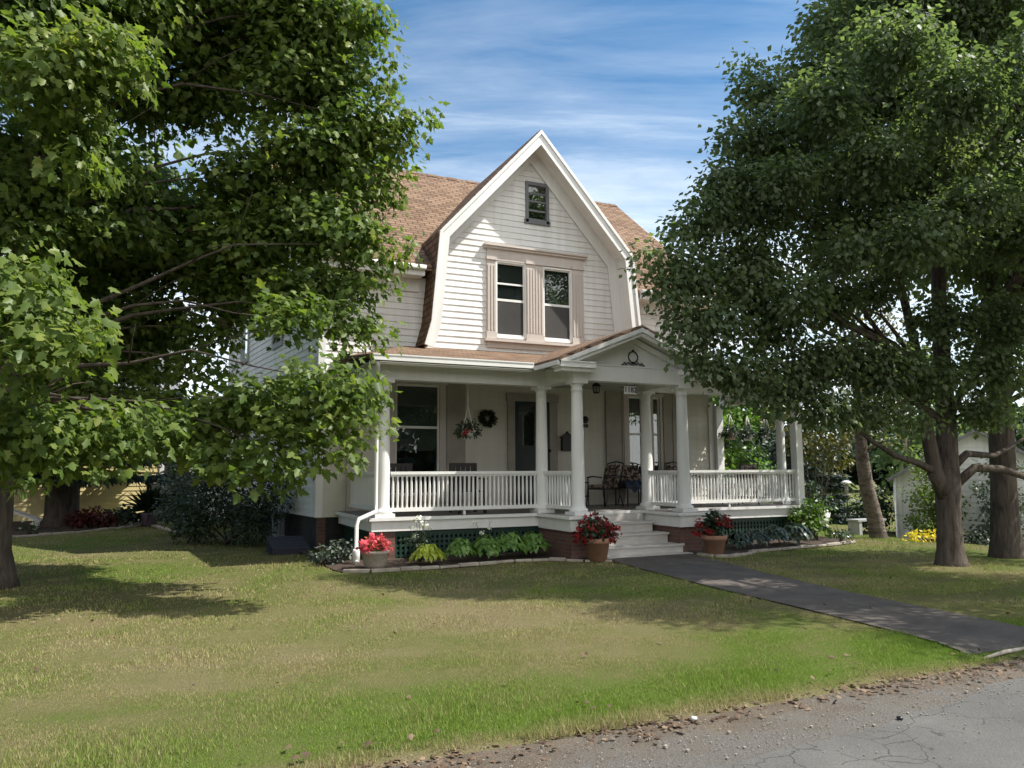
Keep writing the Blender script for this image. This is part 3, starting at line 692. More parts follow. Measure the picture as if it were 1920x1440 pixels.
# columns
BZ=3.10
def column(x,y,r=.115):
    m_=MB(); h=BZ-FZ
    m_.box((x-r*1.5,y-r*1.5,FZ+.001),(x+r*1.5,y+r*1.5,FZ+.06))
    prof=[(r*1.38,.06),(r*1.45,.085),(r*1.38,.115),(r*1.12,.13),(r*1.08,.16),(r,.20),(r*1.0,.7),(r*.97,1.2),(r*.86,h-.25),(r*.84,h-.19),(r*.95,h-.18),(r*.95,h-.165),(r*.84,h-.155),(r*.86,h-.10),(r*1.15,h-.06)]
    m_.lathe(prof,(x,y,FZ),24); m_.box((x-r*1.28,y-r*1.28,BZ-.06),(x+r*1.28,y+r*1.28,BZ-.002)); return m_
for x,y in ((3.55,12.97),(6.60,12.97),(6.73,11.83),(8.97,12.97),(9.00,11.83)): column(x,y).build('column',M['trim'],H)
mb=MB(); mb.box((12.87,12.86,FZ+.001),(13.05,13.04,BZ-.002)); mb.box((12.84,12.83,FZ+.002),(13.08,13.07,FZ+.12)); mb.build('corner_post',M['trim'],H)
column(12.97,13.44,.10).build('column',M['trim'],H)
for x in (12.66,): mb=MB(); mb.box((x,W-.15,FZ),(x+.2,W+.05,BZ)); mb.build('pilaster',M['trim'],H)
mb=MB(); mb.box((3.45,W-.13,FZ),(3.62,W-.05,BZ)); mb.build('pilaster',M['beige'],H)
# beams
mb=MB()
for a,b in (((3.42,12.86,BZ),(6.61,13.08,BZ+.29)),((8.96,12.86,BZ),(13.08,13.08,BZ+.29)),((6.613,11.72,BZ+.001),(6.84,13.079,BZ+.289)),((8.88,11.72,BZ+.001),(9.11,12.859,BZ+.289)),((6.60,11.70,BZ),(9.12,11.94,BZ+.27)),((3.425,13.08,BZ+.001),(3.64,W-.03,BZ+.288)),((12.86,13.08,BZ+.001),(13.075,W-.03,BZ+.288))): mb.box(a,b)
mb.build('porch_beam',M['trim'],H)
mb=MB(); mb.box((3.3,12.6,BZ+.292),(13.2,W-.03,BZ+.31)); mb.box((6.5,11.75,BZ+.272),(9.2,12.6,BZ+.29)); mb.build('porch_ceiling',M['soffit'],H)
# porch roof
EY=12.45; EZ=3.47; WZ=4.13
mb=MB(); t=.06
mb.slab([(3.2,EY,EZ),(4.6,EY,EZ),(4.6,W,WZ),(3.2,W,3.80)],t)
mb.slab([(4.6,EY,EZ),(13.35,EY,EZ),(13.35,W,WZ),(4.6,W,WZ)],t)
proof=mb.build('porch_roof',M['shingle'],H)
PX=7.87; PA=4.12; PE=3.44; PHW=1.70; PY=11.42
mb=MB(); mb.slab([(PX-PHW,PY,PE),(PX,PY,PA),(PX,W-.03,PA),(PX-PHW,W-.6,PE)],.06); mb.slab([(PX,PY,PA),(PX+PHW,PY,PE),(PX+PHW,W-.6,PE),(PX,W-.03,PA)],.06)
mb.build('porch_gable_roof',M['shingle'],H)
# pediment
mb=MB(); mb.prism([(6.62,BZ+.271),(9.10,BZ+.271),(9.10,3.55),(PX,4.02),(6.62,3.55)],11.76,11.80); 
mb.build('pediment',M['trim'],H)
mb=MB()
sl=(PA-PE)/PHW
for sgn in (-1,1):
    def P(x,o): return (PX+sgn*x, PA-sl*x-o)
    for o0,o1,ya,yb in ((.055,.13,PY-.01,PY+.03),(.13,.20,PY+.03,PY+.07),(.13,.16,PY+.07,11.77),(.20,.30,11.68,11.757)):
        xe=PHW-(.02 if o0<.1 else .08 if o0<.19 else .45)
        poly=[P(0,o0),P(xe,o0),P(xe,o1),P(0,o1)]
        mb.prism(poly if sgn>0 else poly[::-1],ya,yb)
# eave returns
for a,b in ((PX-PHW+.02,PX-.98),(PX+.98,PX+PHW-.02)): 
    mb.box((a,PY-.005,3.28),(b,11.76,3.365)); mb.box((a+.05,PY+.05,3.22),(b-.0,11.757,3.279)); mb.box((a,PY-.02,3.366),(b,11.75,3.385))
mb.box((6.60,11.69,BZ+.272),(9.12,11.72,BZ+.30))
mb.build('raking_cornice',M['trim'],H)
# iron ornament on the pediment
mb=MB(); oy=11.735; cx,cz=7.87,3.50
mb.tube([(cx+.10*math.cos(a),oy,cz+.075+.10*math.sin(a)) for a in lin(rad(-60),rad(240),22)],.013,6)
for s in(-1,1):
    mb.tube([(cx+s*x,oy,cz+z) for x,z in ((.05,-.01),(.02,-.05),(.06,-.065),(.10,-.03),(.13,-.045),(.15,-.075),(.18,-.03),(.20,-.04),(.205,-.07),(.25,-.075))],.012,6)
    mb.tube([(cx+s*x,oy,cz+z) for x,z in ((.0,-.02),(.03,-.06),(.0,-.04))],.02,6)
mb.lathe([(0,-.025),(.022,-.01),(.025,.01),(0,.03)],(cx,oy,cz+.19),8)
mb.build('ornament',M['iron'],H)
# gutters, downspout
for x0,x1 in ((3.18,PX-PHW-.02),(PX+PHW+.02,13.37)):
    mb=MB(); mb.box((x0,EY-.10,EZ-.13),(x1,EY-.085,EZ-.02)); mb.box((x0,EY-.10,EZ-.13),(x1,EY-.0,EZ-.118)); mb.box((x0,EY-.11,EZ-.035),(x1,EY-.085,EZ-.012)); mb.box((x0,EY+.005,EZ-.17),(x1,EY+.03,EZ-.062)); xe=3.18 if x0<4 else 13.355; mb.box((xe,EY-.10,EZ-.13),(xe+.015,EY,EZ-.02)); mb.build('gutter',M['trim'],H)
for x in (PX-PHW-.04,PX+PHW-.02): mb=MB(); mb.box((x,PY+.02,PE-.13),(x+.06,EY-.12,PE-.055)); mb.build('gutter',M['trim'],H)
mb=MB(); mb.tube([(3.28,EY-.05,EZ-.13),(3.30,12.45,EZ-.22),(3.36,12.72,EZ-.33),(3.38,12.80,EZ-.45),(3.385,12.80,.98),(3.38,12.76,.85),(3.06,12.62,.74),(3.02,12.60,.64),(3.0,12.52,.10),(2.99,12.42,.06)],[.035]*10,10)
mb.box((3.36,12.74,2.5),(3.46,12.85,2.53)); mb.lathe([(.036,0),(.062,.0),(.062,.22),(.05,.25),(.036,.25)],(2.998,12.51,.02),12)
mb.build('downspout',M['trim'],H)
# railings : rails as parts, each baluster below them
RZ0,RZ1=.86,1.51
bal=MB(); bal.lathe([(.020,0),(.020,.06),(.017,.08),(.021,.2),(.024,.30),(.021,.42),(.017,.53),(.020,.55),(.020,.62)],(0,0,0),8); bal_me=bal.mesh('baluster'); bal_me.materials.append(M['trim'])
def railing(p,q,n,merged=False):
    p,q=Vector((*p,0)),Vector((*q,0)); mb=MB()
    mb.bar(p+Vector((0,0,RZ1-.025)),q+Vector((0,0,RZ1-.025)),.11,.05); mb.bar(p+Vector((0,0,RZ1-.067)),q+Vector((0,0,RZ1-.067)),.06,.035)
    o=mb.build('railing',M['trim'],H); m3=MB(); m3.bar(p+Vector((0,0,RZ0-.0)),q+Vector((0,0,RZ0)),.07,.065); m3.build('bottom_rail',M['trim'],o)
    if merged:
        m2=MB()
        for k in range(n):
            c=p.lerp(q,(k+.6)/(n+.2)); m2.lathe([(.02,0),(.017,.08),(.023,.30),(.017,.53),(.02,.62)],(c.x,c.y,RZ0),6)
        s=m2.build('baluster',M['trim'],o); s['kind']='stuff'; return
    b=BASE[H.name]
    for k in range(n):
        c=p.lerp(q,(k+.6)/(n+.2)); s=bpy.data.objects.new('baluster',bal_me); COL.objects.link(s); s.parent=o; s.location=Vector((c.x,c.y,RZ0))-b
railing((3.68,12.97),(6.50,12.97),34)
railing((9.08,12.97),(12.87,12.97),45)
railing((8.99,11.95),(8.97,12.86),10)
railing((6.71,11.95),(6.62,12.86),10)
railing((3.53,13.08),(3.53,W-.14),27,True)
railing((12.96,13.5),(12.96,W-.14),22,True)
mb=MB(); mb.box((5.02,12.95,FZ),(5.06,12.99,.83)); mb.build('railing_foot',M['trim'],H)
mb=MB(); mb.box((11.0,12.95,FZ),(11.04,12.99,.83)); mb.build('railing_foot',M['trim'],H)
# ------------------------------------------------------------------ things on and round the porch
def pot(profile,m,name,parent,c,seg=24): 
    mb=MB(); mb.lathe(profile,c,seg,cap=True); return mb.build(name,M[m],parent)
def foliage(name,parent,m,balls,n,size,tpl=None,droop=.3,spread=.05,mm=3,loc=None,**k):
    per=n/mm/max(sum(b[3]**2*(b[5] if len(b)>5 else 1) for b in balls),1e-6)
    V,F,r=place(tpl or tpl_oval(.6),*sprays(balls,per,mm,spread,size,droop=droop,**k)); return link(name,arr_mesh(name,V,F,r),M[m],parent,loc)
TP=(((.0,0),(.14,0),(.19,.26),(.215,.26),(.215,.33),(.19,.335),(.17,.30),(0,.30)))
f=thing('flower_pot','grey wicker-look pot of bright pink flowers beside the downspout','flower pot',(3.14,11.87,0))
pot([(0,.0),(.14,0),(.17,.06),(.205,.22),(.225,.235),(.225,.27),(.20,.275),(.18,.24),(0,.24)],'wicker','pot',f,(3.14,11.87,.03))
foliage('foliage',f,'bright',[(3.14,11.87,.34,.18)],260,.07)
foliage('flower',f,'pink',[(3.14,11.87,.38,.22),(3.03,11.83,.36,.15),(3.25,11.86,.35,.15)],700,.062,tpl_oval(.9),spread=.04)
f=thing('flower_pot','terracotta pot of dark red flowers left of the steps','flower pot',(6.76,11.27,0))
pot([(r*1.08,z*1.12) for r,z in TP],'terracotta','pot',f,(6.76,11.27,.02))
foliage('foliage',f,'shrub',[(6.76,11.27,.56,.28),(6.6,11.2,.5,.2),(6.95,11.25,.48,.2)],700,.075)
foliage('flower',f,'red',[(6.72,11.22,.62,.27),(6.55,11.2,.52,.2),(6.93,11.2,.50,.22),(6.45,11.25,.42,.14),(7.0,11.25,.36,.12)],620,.055,tpl_oval(.9),spread=.035,mm=6)
f=thing('flower_pot','terracotta pot with sparse red geraniums right of the steps','flower pot',(9.0,11.02,0))
pot([(r*1.05,z*1.05) for r,z in TP],'terracotta','pot',f,(9.0,11.02,.02))
foliage('foliage',f,'shrub',[(9.0,11.05,.52,.22),(9.1,11.1,.70,.15)],420,.085)
foliage('flower',f,'red',[(8.82,10.9,.46,.09),(8.68,11.0,.58,.09),(9.28,11.0,.66,.09),(9.2,10.9,.56,.08),(8.62,11.0,.42,.08),(9.0,10.88,.62,.08)],300,.05,tpl_oval(.9),spread=.03,mm=6)

def hosta(loc,r,h,n,ll,m,label,name='hosta',w=.62,group=None):
    x,y,z=loc; Vs=[];Fs=[];Rs=[];o=0; rr=random.Random(int(x*1000+y*77))
    for k in range(n):
        a=rr.uniform(0,6.283); e=rr.random(); d=np.array([math.cos(a),math.sin(a),0.]); sd=np.array([-d[1],d[0],0.])
        rb=r*(.15+.55*e); zb=h*(1-.55*e)*rr.uniform(.8,1.1); L=ll*rr.uniform(.75,1.2); Wd=L*w
        pts=[(0,.0,0),(.25,.40,.10),(.55,.5,.10),(.8,.32,.0),(1.0,.03,-.16)]
        drop=rr.uniform(.2,.75)
        st=np.array([x,y,z])+d*rb+np.array([0,0,zb])
        for t,ww,zz in pts:
            c=st+d*(t*L)+np.array([0,0,zz*L-drop*t*t*L])
            Vs+= [c-sd*Wd*ww+np.array([0,0,.12*ww*L]),c,c+sd*Wd*ww+np.array([0,0,.12*ww*L])]
        for j in range(4):
            for i in (0,1): Fs.append([o+3*j+i,o+3*j+i+1,o+3*j+4+i,o+3*j+3+i]); Rs.append(min(1,max(0,rr.gauss(.5,.27))))
        o+=15
    me=arr_mesh(name,np.array(Vs),np.array(Fs),np.array(Rs)); me.polygons.foreach_set('use_smooth',[True]*len(Fs))
    ob=link(name,me,M[m],None,loc); return tag(ob,label,'plant',group)
hosta((4.02,11.95,.03),.33,.30,230,.105,'hosta_yellow','bright yellow-green hosta between the pink pot and the green plants')
for i,(x,y,s,l) in enumerate(((4.62,12.05,.95,'green leafy plant right of the yellow hosta'),(5.08,12.1,1.0,'green leafy plant second in the row from the yellow hosta'),(5.55,12.18,1.12,'tallest green leafy plant in the row under the lattice'),(6.02,12.2,1.05,'green leafy plant next to the brick pier left of the steps'))):
    hosta((x,y,.03),.33*s,.38*s,200,.105*s,'hosta',l,'leafy_plant',.8,'green plants in front of the lattice')
for i,(x,y,s,l) in enumerate(((10.05,11.62,.85,'pale-edged hosta nearest the geranium pot'),(10.6,11.75,.9,'second pale-edged hosta from the geranium pot'),(11.2,11.85,1.0,'dark pale-edged hosta in the middle of the right bed'),(11.75,11.85,1.05,'dark pale-edged hosta nearest the porch corner'))):
    hosta((x,y,.03),.32*s,.36*s,120,.145*s,'hosta_dark',l,'hosta',.55,'variegated hostas in the right flower bed')
def stemplant(loc,h,n,label,leafm,petal,name='flowering_plant',spread=.25,ns=9):
    t=thing(name,label,'plant',loc); x,y,z=loc; mb=MB(); tips=[]
    for k in range(ns):
        a=R.uniform(0,6.28); d=R.uniform(.2,1)*spread; hh=h*R.uniform(.7,1.05); p=(x+d*math.cos(a),y+d*math.sin(a),z+hh); mb.tube([(x+R.uniform(-.05,.05),y,z),(x+d*.4*math.cos(a),y+d*.4*math.sin(a),z+hh*.6),p],[.006,.005,.003],5); tips.append(p)
    mb.build('stem',M['shrub'],t); foliage('foliage',t,leafm,[(p[0],p[1],z+(p[2]-z)*.55,.12) for p in tips],n,.06)
    if petal: foliage('flower',t,petal,[(p[0],p[1],p[2],.035) for p in tips[::2]]+[(p[0],p[1]-.02,p[2]-.12,.025) for p in tips[1::3]],max(18,ns*6),.04,tpl_oval(.9),spread=.02)
    return t
stemplant((4.05,12.35,.03),.78,130,'tall white-flowered plant standing against the green lattice','shrub','white_petal',ns=8)
stemplant((5.3,12.55,.03),.60,60,'slender white-flowered stems behind the green leafy row','shrub','white_petal',ns=6,spread=.45)
f=thing('shrub','small dark shrub at the house corner left of the downspout','shrub',(2.72,12.75,0))
foliage('foliage',f,'grey_leaf',[(2.72,12.75,.2,.24,-.25),(2.5,12.9,.16,.2,-.2),(2.85,12.8,.3,.2,-.3)],420,.07)
# hanging baskets
def basket(loc,top,label,flower=None,potm='white_plastic',leaf='shrub',s=1.0):
    t=thing('hanging_basket',label,'hanging basket',loc); x,y,z=loc
    pot([(0,-.16*s),(.10*s,-.16*s),(.15*s,0),(.16*s,.01),(.13*s,.0),(0,-.02)],potm,'pot',t,loc,18)
    mb=MB()
    for k in range(4): a=k*1.57+.4; mb.tube([(x+.15*s*math.cos(a),y+.15*s*math.sin(a),z),(x,y,min(top,z+.45))],.006,5)
    mb.tube([(x,y,min(top,z+.45)),(x,y,top)],.006,5); mb.build('hanger',M['white_plastic'],t)
    foliage('foliage',t,leaf,[(x,y,z+.06*s,.22*s),(x-.12*s,y-.03,z-.02,.14*s),(x+.13*s,y-.03,z,.14*s)],650,.06,droop=.6)
    if flower: foliage('flower',t,flower,[(x-.10,y-.16,z-.04,.05),(x-.05,y-.18,z+.0,.03)],46,.045,tpl_oval(.9),spread=.02)
basket((5.28,13.4,2.26),3.38,'hanging basket with a cluster of red flowers in front of the clapboards','red')
basket((12.92,15.05,2.42),3.38,'dark hanging basket against the garden, nearest the house wall',None,'wicker',s=1.05)
basket((12.92,14.45,2.36),3.38,'middle hanging basket in the right porch opening',None,'white_plastic',s=.9)
basket((12.92,13.85,2.36),3.38,'hanging basket beside the right corner column',None,'white_plastic',s=.8)
# wreath, letterbox, lantern, number sign, wall plaque
cx,cy,cz=6.50,W-.07,2.66; P=[];
f=thing('wreath','round green wreath on the clapboards beside the hanging basket','wreath',(cx,cy,cz))
mb=MB(); mb.tube([(cx+.135*math.cos(a),cy,cz+.135*math.sin(a)) for a in lin(0,6.2832,26)],.03,6); mb.build('ring',M['darkwood'],f)
foliage('foliage',f,'shrub',[(cx+.135*math.cos(a),cy-.01,cz+.135*math.sin(a),.05) for a in lin(0,5.9,16)],620,.075,tpl_oval(.35),spread=.03)
f=thing('letterbox','black letterbox with a peaked top on the wall by the door','letterbox',(8.45,W-.1,2.1))
mb=MB(); mb.prism([(8.31,1.96),(8.59,1.96),(8.59,2.26),(8.45,2.33),(8.31,2.26)],W-.13,W-.022); mb.build('box',M['iron'],f,bevel=.008)
mb=MB(); mb.prism([(8.29,2.25),(8.45,2.335),(8.61,2.25),(8.61,2.275),(8.45,2.36),(8.29,2.275)],W-.145,W-.02); mb.lathe([(0,0),(.03,.01),(.03,.04),(0,.06)],(8.45,W-.08,2.35),10); mb.build('lid',M['iron'],f)
f=thing('porch_lantern','small black lantern hanging from the porch ceiling','lantern',(8.14,13.5,3.18))
mb=MB(); mb.tube([(8.14,13.5,3.40),(8.14,13.5,3.28)],.01,6); mb.lathe([(0,.10),(.05,.09),(.10,.045),(.10,.035),(.03,.03)],(8.14,13.5,3.20),8); mb.lathe([(.0,-.12),(.06,-.115),(.075,-.10),(.06,-.095)],(8.14,13.5,3.20),8)
for k in range(6): a=k*1.047; mb.tube([(8.14+.085*math.cos(a),13.5+.085*math.sin(a),3.235),(8.14+.068*math.cos(a),13.5+.068*math.sin(a),3.10)],.007,4)
mb.build('frame',M['iron'],f); mb=MB(); mb.lathe([(.06,-.095),(.075,.03)],(8.14,13.5,3.20),12); mb.build('glass',M['lampglass'],f)
f=thing('number_sign','white house number sign 1182 hanging over the steps','sign',(7.85,11.82,2.97))
mb=MB(); mb.box((7.72,11.815,2.90),(7.98,11.83,3.045)); mb.build('plate',M['white_plastic'],f,bevel=.004)
mb=MB(); 
for x in (7.76,7.94): mb.tube([(x,11.822,3.04),(x,11.822,3.105)],.005,5)
mb.build('hook',M['iron'],f)
cu=bpy.data.curves.new('digits','FONT'); cu.body='1182'; cu.size=.135; cu.extrude=.002; cu.align_x='CENTER'; cu.align_y='CENTER'; cu.offset=.0025
dg=bpy.data.objects.new('digits',cu); COL.objects.link(dg); cu.materials.append(M['iron']); dg.parent=f; dg.location=Vector((7.85,11.812,2.972))-BASE[f.name]; dg.rotation_euler=(rad(90),0,0)
bpy.context.view_layer.update(); me=bpy.data.meshes.new_from_object(dg.evaluated_get(bpy.context.evaluated_depsgraph_get())); lo,ro_=dg.location.copy(),dg.rotation_euler.copy(); bpy.data.objects.remove(dg)
if not me.materials: me.materials.append(M['iron'])
dg=bpy.data.objects.new('digits',me); COL.objects.link(dg); dg.parent=f; dg.location=lo; dg.rotation_euler=ro_
f=thing('wall_plaque','small olive plaque on the clapboards beside the column','plaque',(8.96,W-.03,2.62))
mb=MB(); mb.lathe([(.0,0),(.085,0),(.085,.012),(.06,.02),(0,.02)],(0,0,0),16); me=mb.mesh('disc'); me.transform(Matrix.Translation((8.96,W-.022,2.68))@Matrix.Rotation(rad(90),4,'X')); link('disc',me,M['brass'],f)
mb=MB(); mb.box((8.89,W-.034,2.50),(9.03,W-.022,2.58)); mb.build('nameplate',M['brass'],f)
# patio chairs
def patio_chair():
    t=thing('patio_chair','dark metal patio chair with floral cushions nearest the front door','chair',(0,0,0))
    for sx in(-.26,.26):
        for y0,y1,z1 in ((-.24,-.24,.62),(.24,.22,.40)):
            l=MB(); l.tube([(sx*1.08,y0-.03 if y0<0 else y0+.06,0),(sx,y1,z1*.6),(sx,y1,z1)],.014,6); l.build('leg',M['iron'],t)
    fr=MB()
    for sx in(-.27,.27): 
        fr.tube([(sx,-.25,.62),(sx,-.1,.645),(sx,.18,.62)],.018,6); fr.tube([(sx*.95,.20,.38),(sx*.95,.30,.70),(sx*.9,.36,.93)],.015,6)
    fr.tube([(-.25,.36,.93),(0,.375,.97),(.25,.36,.93)],.016,6); fr.box((-.26,-.25,.36),(.26,.24,.39))
    for x in(-.12,0,.12): fr.tube([(x,.23,.40),(x,.31,.7),(x,.365,.95)],.007,5)
    fr.build('frame',M['iron'],t)
    c=MB(); c.box((-.25,-.25,.395),(.25,.22,.47)); c.build('seat_cushion',M['cushion'],t,bevel=.03)
    c=MB(); c.obox((0,.245,.68),(.235,0,0),(0,.04,-.012),(0,.07,.21)); c.build('back_cushion',M['cushion'],t,bevel=.03)
    return t
pc=patio_chair(); pc['group']='patio chairs on the porch'
pc.location=(8.93,14.55,FZ); pc.rotation_euler=(0,0,rad(-78))
for x,y,a,l in ((10.02,15.02,-10,'dark metal patio chair under the right window, back to the wall'),(11.25,14.75,8,'dark metal patio chair behind the right porch railing by the column'),(12.0,13.75,178,'dark metal patio chair with its back to the right front railing')):
    d=dup(pc,(x,y,FZ),l); d.rotation_euler=(0,0,rad(a))
t=thing('low_table','low dark table draped with a blue cloth between the porch chairs','table',(9.55,14.35,FZ))
mb=MB(); mb.box((9.22,14.1,FZ+.40),(9.9,14.65,FZ+.43)); mb.build('tabletop',M['iron'],t)
for x in(9.26,9.86):
    for y in(14.14,14.61): l=MB(); l.tube([(x,y,FZ),(x,y,FZ+.40)],.016,6); l.build('leg',M['iron'],t)
mb=MB(); n=14
for i in range(n):
    for j in range(8):
        def Pc(i,j):
            x=9.20+.62*i/n; y=14.06+.64*j/8; z=FZ+.50+.05*math.sin(i*1.1+j*.8)+.03*math.sin(j*2.3)-(.16*max(0,1-j/1.2) )
            return (x,y,z)
        mb.face([Pc(i,j),Pc(i+1,j),Pc(i+1,j+1),Pc(i,j+1)],True)
tag(mb.build('throw_blanket',M['blue'],loc=(9.5,14.35,FZ+.45)),'rumpled blue cloth lying over the low porch table','blanket')
def slat_chair(loc,label):
    t=thing('slatted_chair',label,'chair',loc); x,y,z=loc
    b=MB()
    for k in range(5): b.box((x-.25+.1*k+.008,y+.22,z+.38),(x-.25+.1*k+.088,y+.24,z+.88))
    b.box((x-.27,y+.215,z+.86),(x+.27,y+.25,z+.93)); b.build('backrest',M['darkwood'],t)
    s=MB()
    for k in range(5): s.box((x-.26,y-.26+.1*k,z+.39),(x+.26,y-.18+.1*k,z+.41))
    s.build('seat',M['darkwood'],t)
    for sx in(-.25,.25):
        for yy,h in((-.25,.62),(.23,.92)): l=MB(); l.box((x+sx-.025,y+yy-.025,z),(x+sx+.025,y+yy+.025,z+h)); l.build('leg',M['darkwood'],t)
        a=MB(); a.box((x+sx-.04,y-.29,z+.621),(x+sx+.04,y+.20,z+.645)); a.build('armrest',M['darkwood'],t)
    return t
slat_chair((5.36,13.62,FZ),'dark slatted wooden chair below the hanging basket')
slat_chair((4.25,14.2,FZ),'dark slatted wooden chair beside the left corner column')
f=thing('plant_stand','small dark wire shelf standing beside the front entrance column','shelf',(8.55,14.9,FZ))
mb=MB()
for x in(8.40,8.68):
    for y in(14.8,15.05): mb.tube([(x,y,FZ),(x,y,FZ+.52)],.012,6)
for z in(.20,.5): mb.box((8.39,14.79,FZ+z),(8.69,15.06,FZ+z+.025))
mb.build('frame',M['iron'],f)
# rolled boards / low well beside the foundation
f=thing('cellar_hatch','low dark timber cellar hatch against the side foundation','hatch',(2.35,14.9,0))
mb=MB()
for k in range(5): mb.obox((2.36-.0*k,15.0+.16*k,.10+.035*k),(.34,-.036,0),(0,.075,.014),(0,0,.018))
mb.build('lid',M['char'],f); mb=MB(); mb.box((2.02,14.9,-.02),(2.06,15.75,.12)); mb.box((2.06,14.9,-.02),(2.72,14.94,.075)); mb.build('frame',M['char'],f)

# ------------------------------------------------------------------ trees
def trunk_tube(mb,pts,rs,seg=14): mb.tube(pts,rs,seg)
LB=[(1.81,10.58,7.76,0.8),(1.48,10.67,8.22,1),(1.83,10.43,8.82,0.8),(2.32,10.1,7.87,0.33),(2.45,10.07,7.66,0.2),(2.39,10.15,7.2,0.22),(0.87,11.51,8.21,1),(-0.01,11.37,8.08,1.1),(-0.83,10.72,7.48,1.1),(-1.5,10.53,7.06,1.1),(-1.88,10.16,7.01,1.1),(-1.21,9.43,5.94,0.75,0.18),(-0.68,9.17,6,0.5,0.2),(2.09,10.56,6.85,0.6),(2.44,10.24,6.31,0.5),(2.77,10.1,6.27,0.34),(3.01,9.96,6.48,0.13),(2.88,10.09,5.93,0.2),(2.57,10.2,7.06,0.08),(1.49,10.82,7.01,0.8),(0.69,11.72,7.18,0.85),(-0.24,12.17,7.03,0.85),(-1.02,10.48,5.68,0.5),(-1.86,12.49,6.04,0.9),(2.05,10.47,5.94,0.65),(2.59,10.17,5.45,0.36),(1.64,10.65,6.01,0.6,0.1),(1.14,11.15,5.64,0.75),(0.51,12.58,5.36,0.7),(-0.56,13.03,5.78,0.9),(-1.61,13.54,5.54,1),(-0.9,9.41,4.89,0.25,0.15),(2.3,10.16,4.8,0.55),(2.69,9.92,4.48,0.28),(2.51,10.05,4.08,0.28),(1.89,10.67,4.97,0.75),(1.1,11.27,4.81,0.8),(1.94,10.43,4,0.55),(1.51,10.86,3.91,0.5),(2.21,10.14,3.53,0.3),(2.43,9.97,3.26,0.18),(0.97,11.96,4.25,0.6),(0.31,12.76,4.7,0.55),(-0.45,13.1,4.79,0.75),(-1.48,14.13,4.76,0.8),(1.47,9.57,3.37,0.368),(1.93,8.77,2.42,0.386),(2.04,8.67,2.02,0.239),(1.71,9.05,2.59,0.304),(1.5,9.2,2.16,0.414),(1.17,9.52,2.43,0.35),(1.27,9.17,1.72,0.304),(1.73,8.75,1.77,0.258),(0.86,9.99,2.26,0.46),(0.74,9.81,1.73,0.368),(1.15,9.15,1.48,0.129),(0.45,10.2,2.07,0.414),(0.7,12.16,3.62,0.35),(-0.03,13.02,3.88,0.35),(-0.07,13.13,3.14,0.35),(0.56,11.75,3,0.32),(-1.07,8.09,2.8,0.36,0.12),(-0.83,7.97,2.89,0.24,0.15),(-1.18,8.09,3.23,0.3,0.1),(-1.21,8.2,2.46,0.25,0.1),(-0.73,7.74,2.62,0.15,0.15),(-1.3,8.16,3.09,0.3,0.05),(-1.1,8.78,1.88,0.4),(-0.63,9.1,1.96,0.38,0.05),(-0.18,9.45,1.99,0.34),(-0.89,9.04,1.63,0.24),(-0.4,9.36,1.72,0.2),(-1.28,8.9,1.55,0.26),(0.04,9.69,1.88,0.24),(-1.39,8.9,1.96,0.4),(-1.58,11.14,5.14,0.5),(-1.02,11.15,4.73,0.45),(-1.62,10.92,4.37,0.45),(-0.67,10.91,5.35,0.4),(-1.88,10.98,4.83,0.5),(-0.41,11.41,4.81,0.4),(-0.77,13.39,3.64,0.7),(-1.37,12.67,2.78,0.7),(-0.39,12.25,2.55,0.5),(0.3,11.93,2.47,0.42),(-2.05,14,3.48,0.8),(1.2,12.4,4.5,.95,-.05,.8),(2.1,12.2,5.5,.85,-.05,.8),(2.6,12,6.4,.6,-.05,.8),(-.2,13.2,3.9,1,-.05,.7),(.9,13.2,5.2,.8,-.05,.7)]
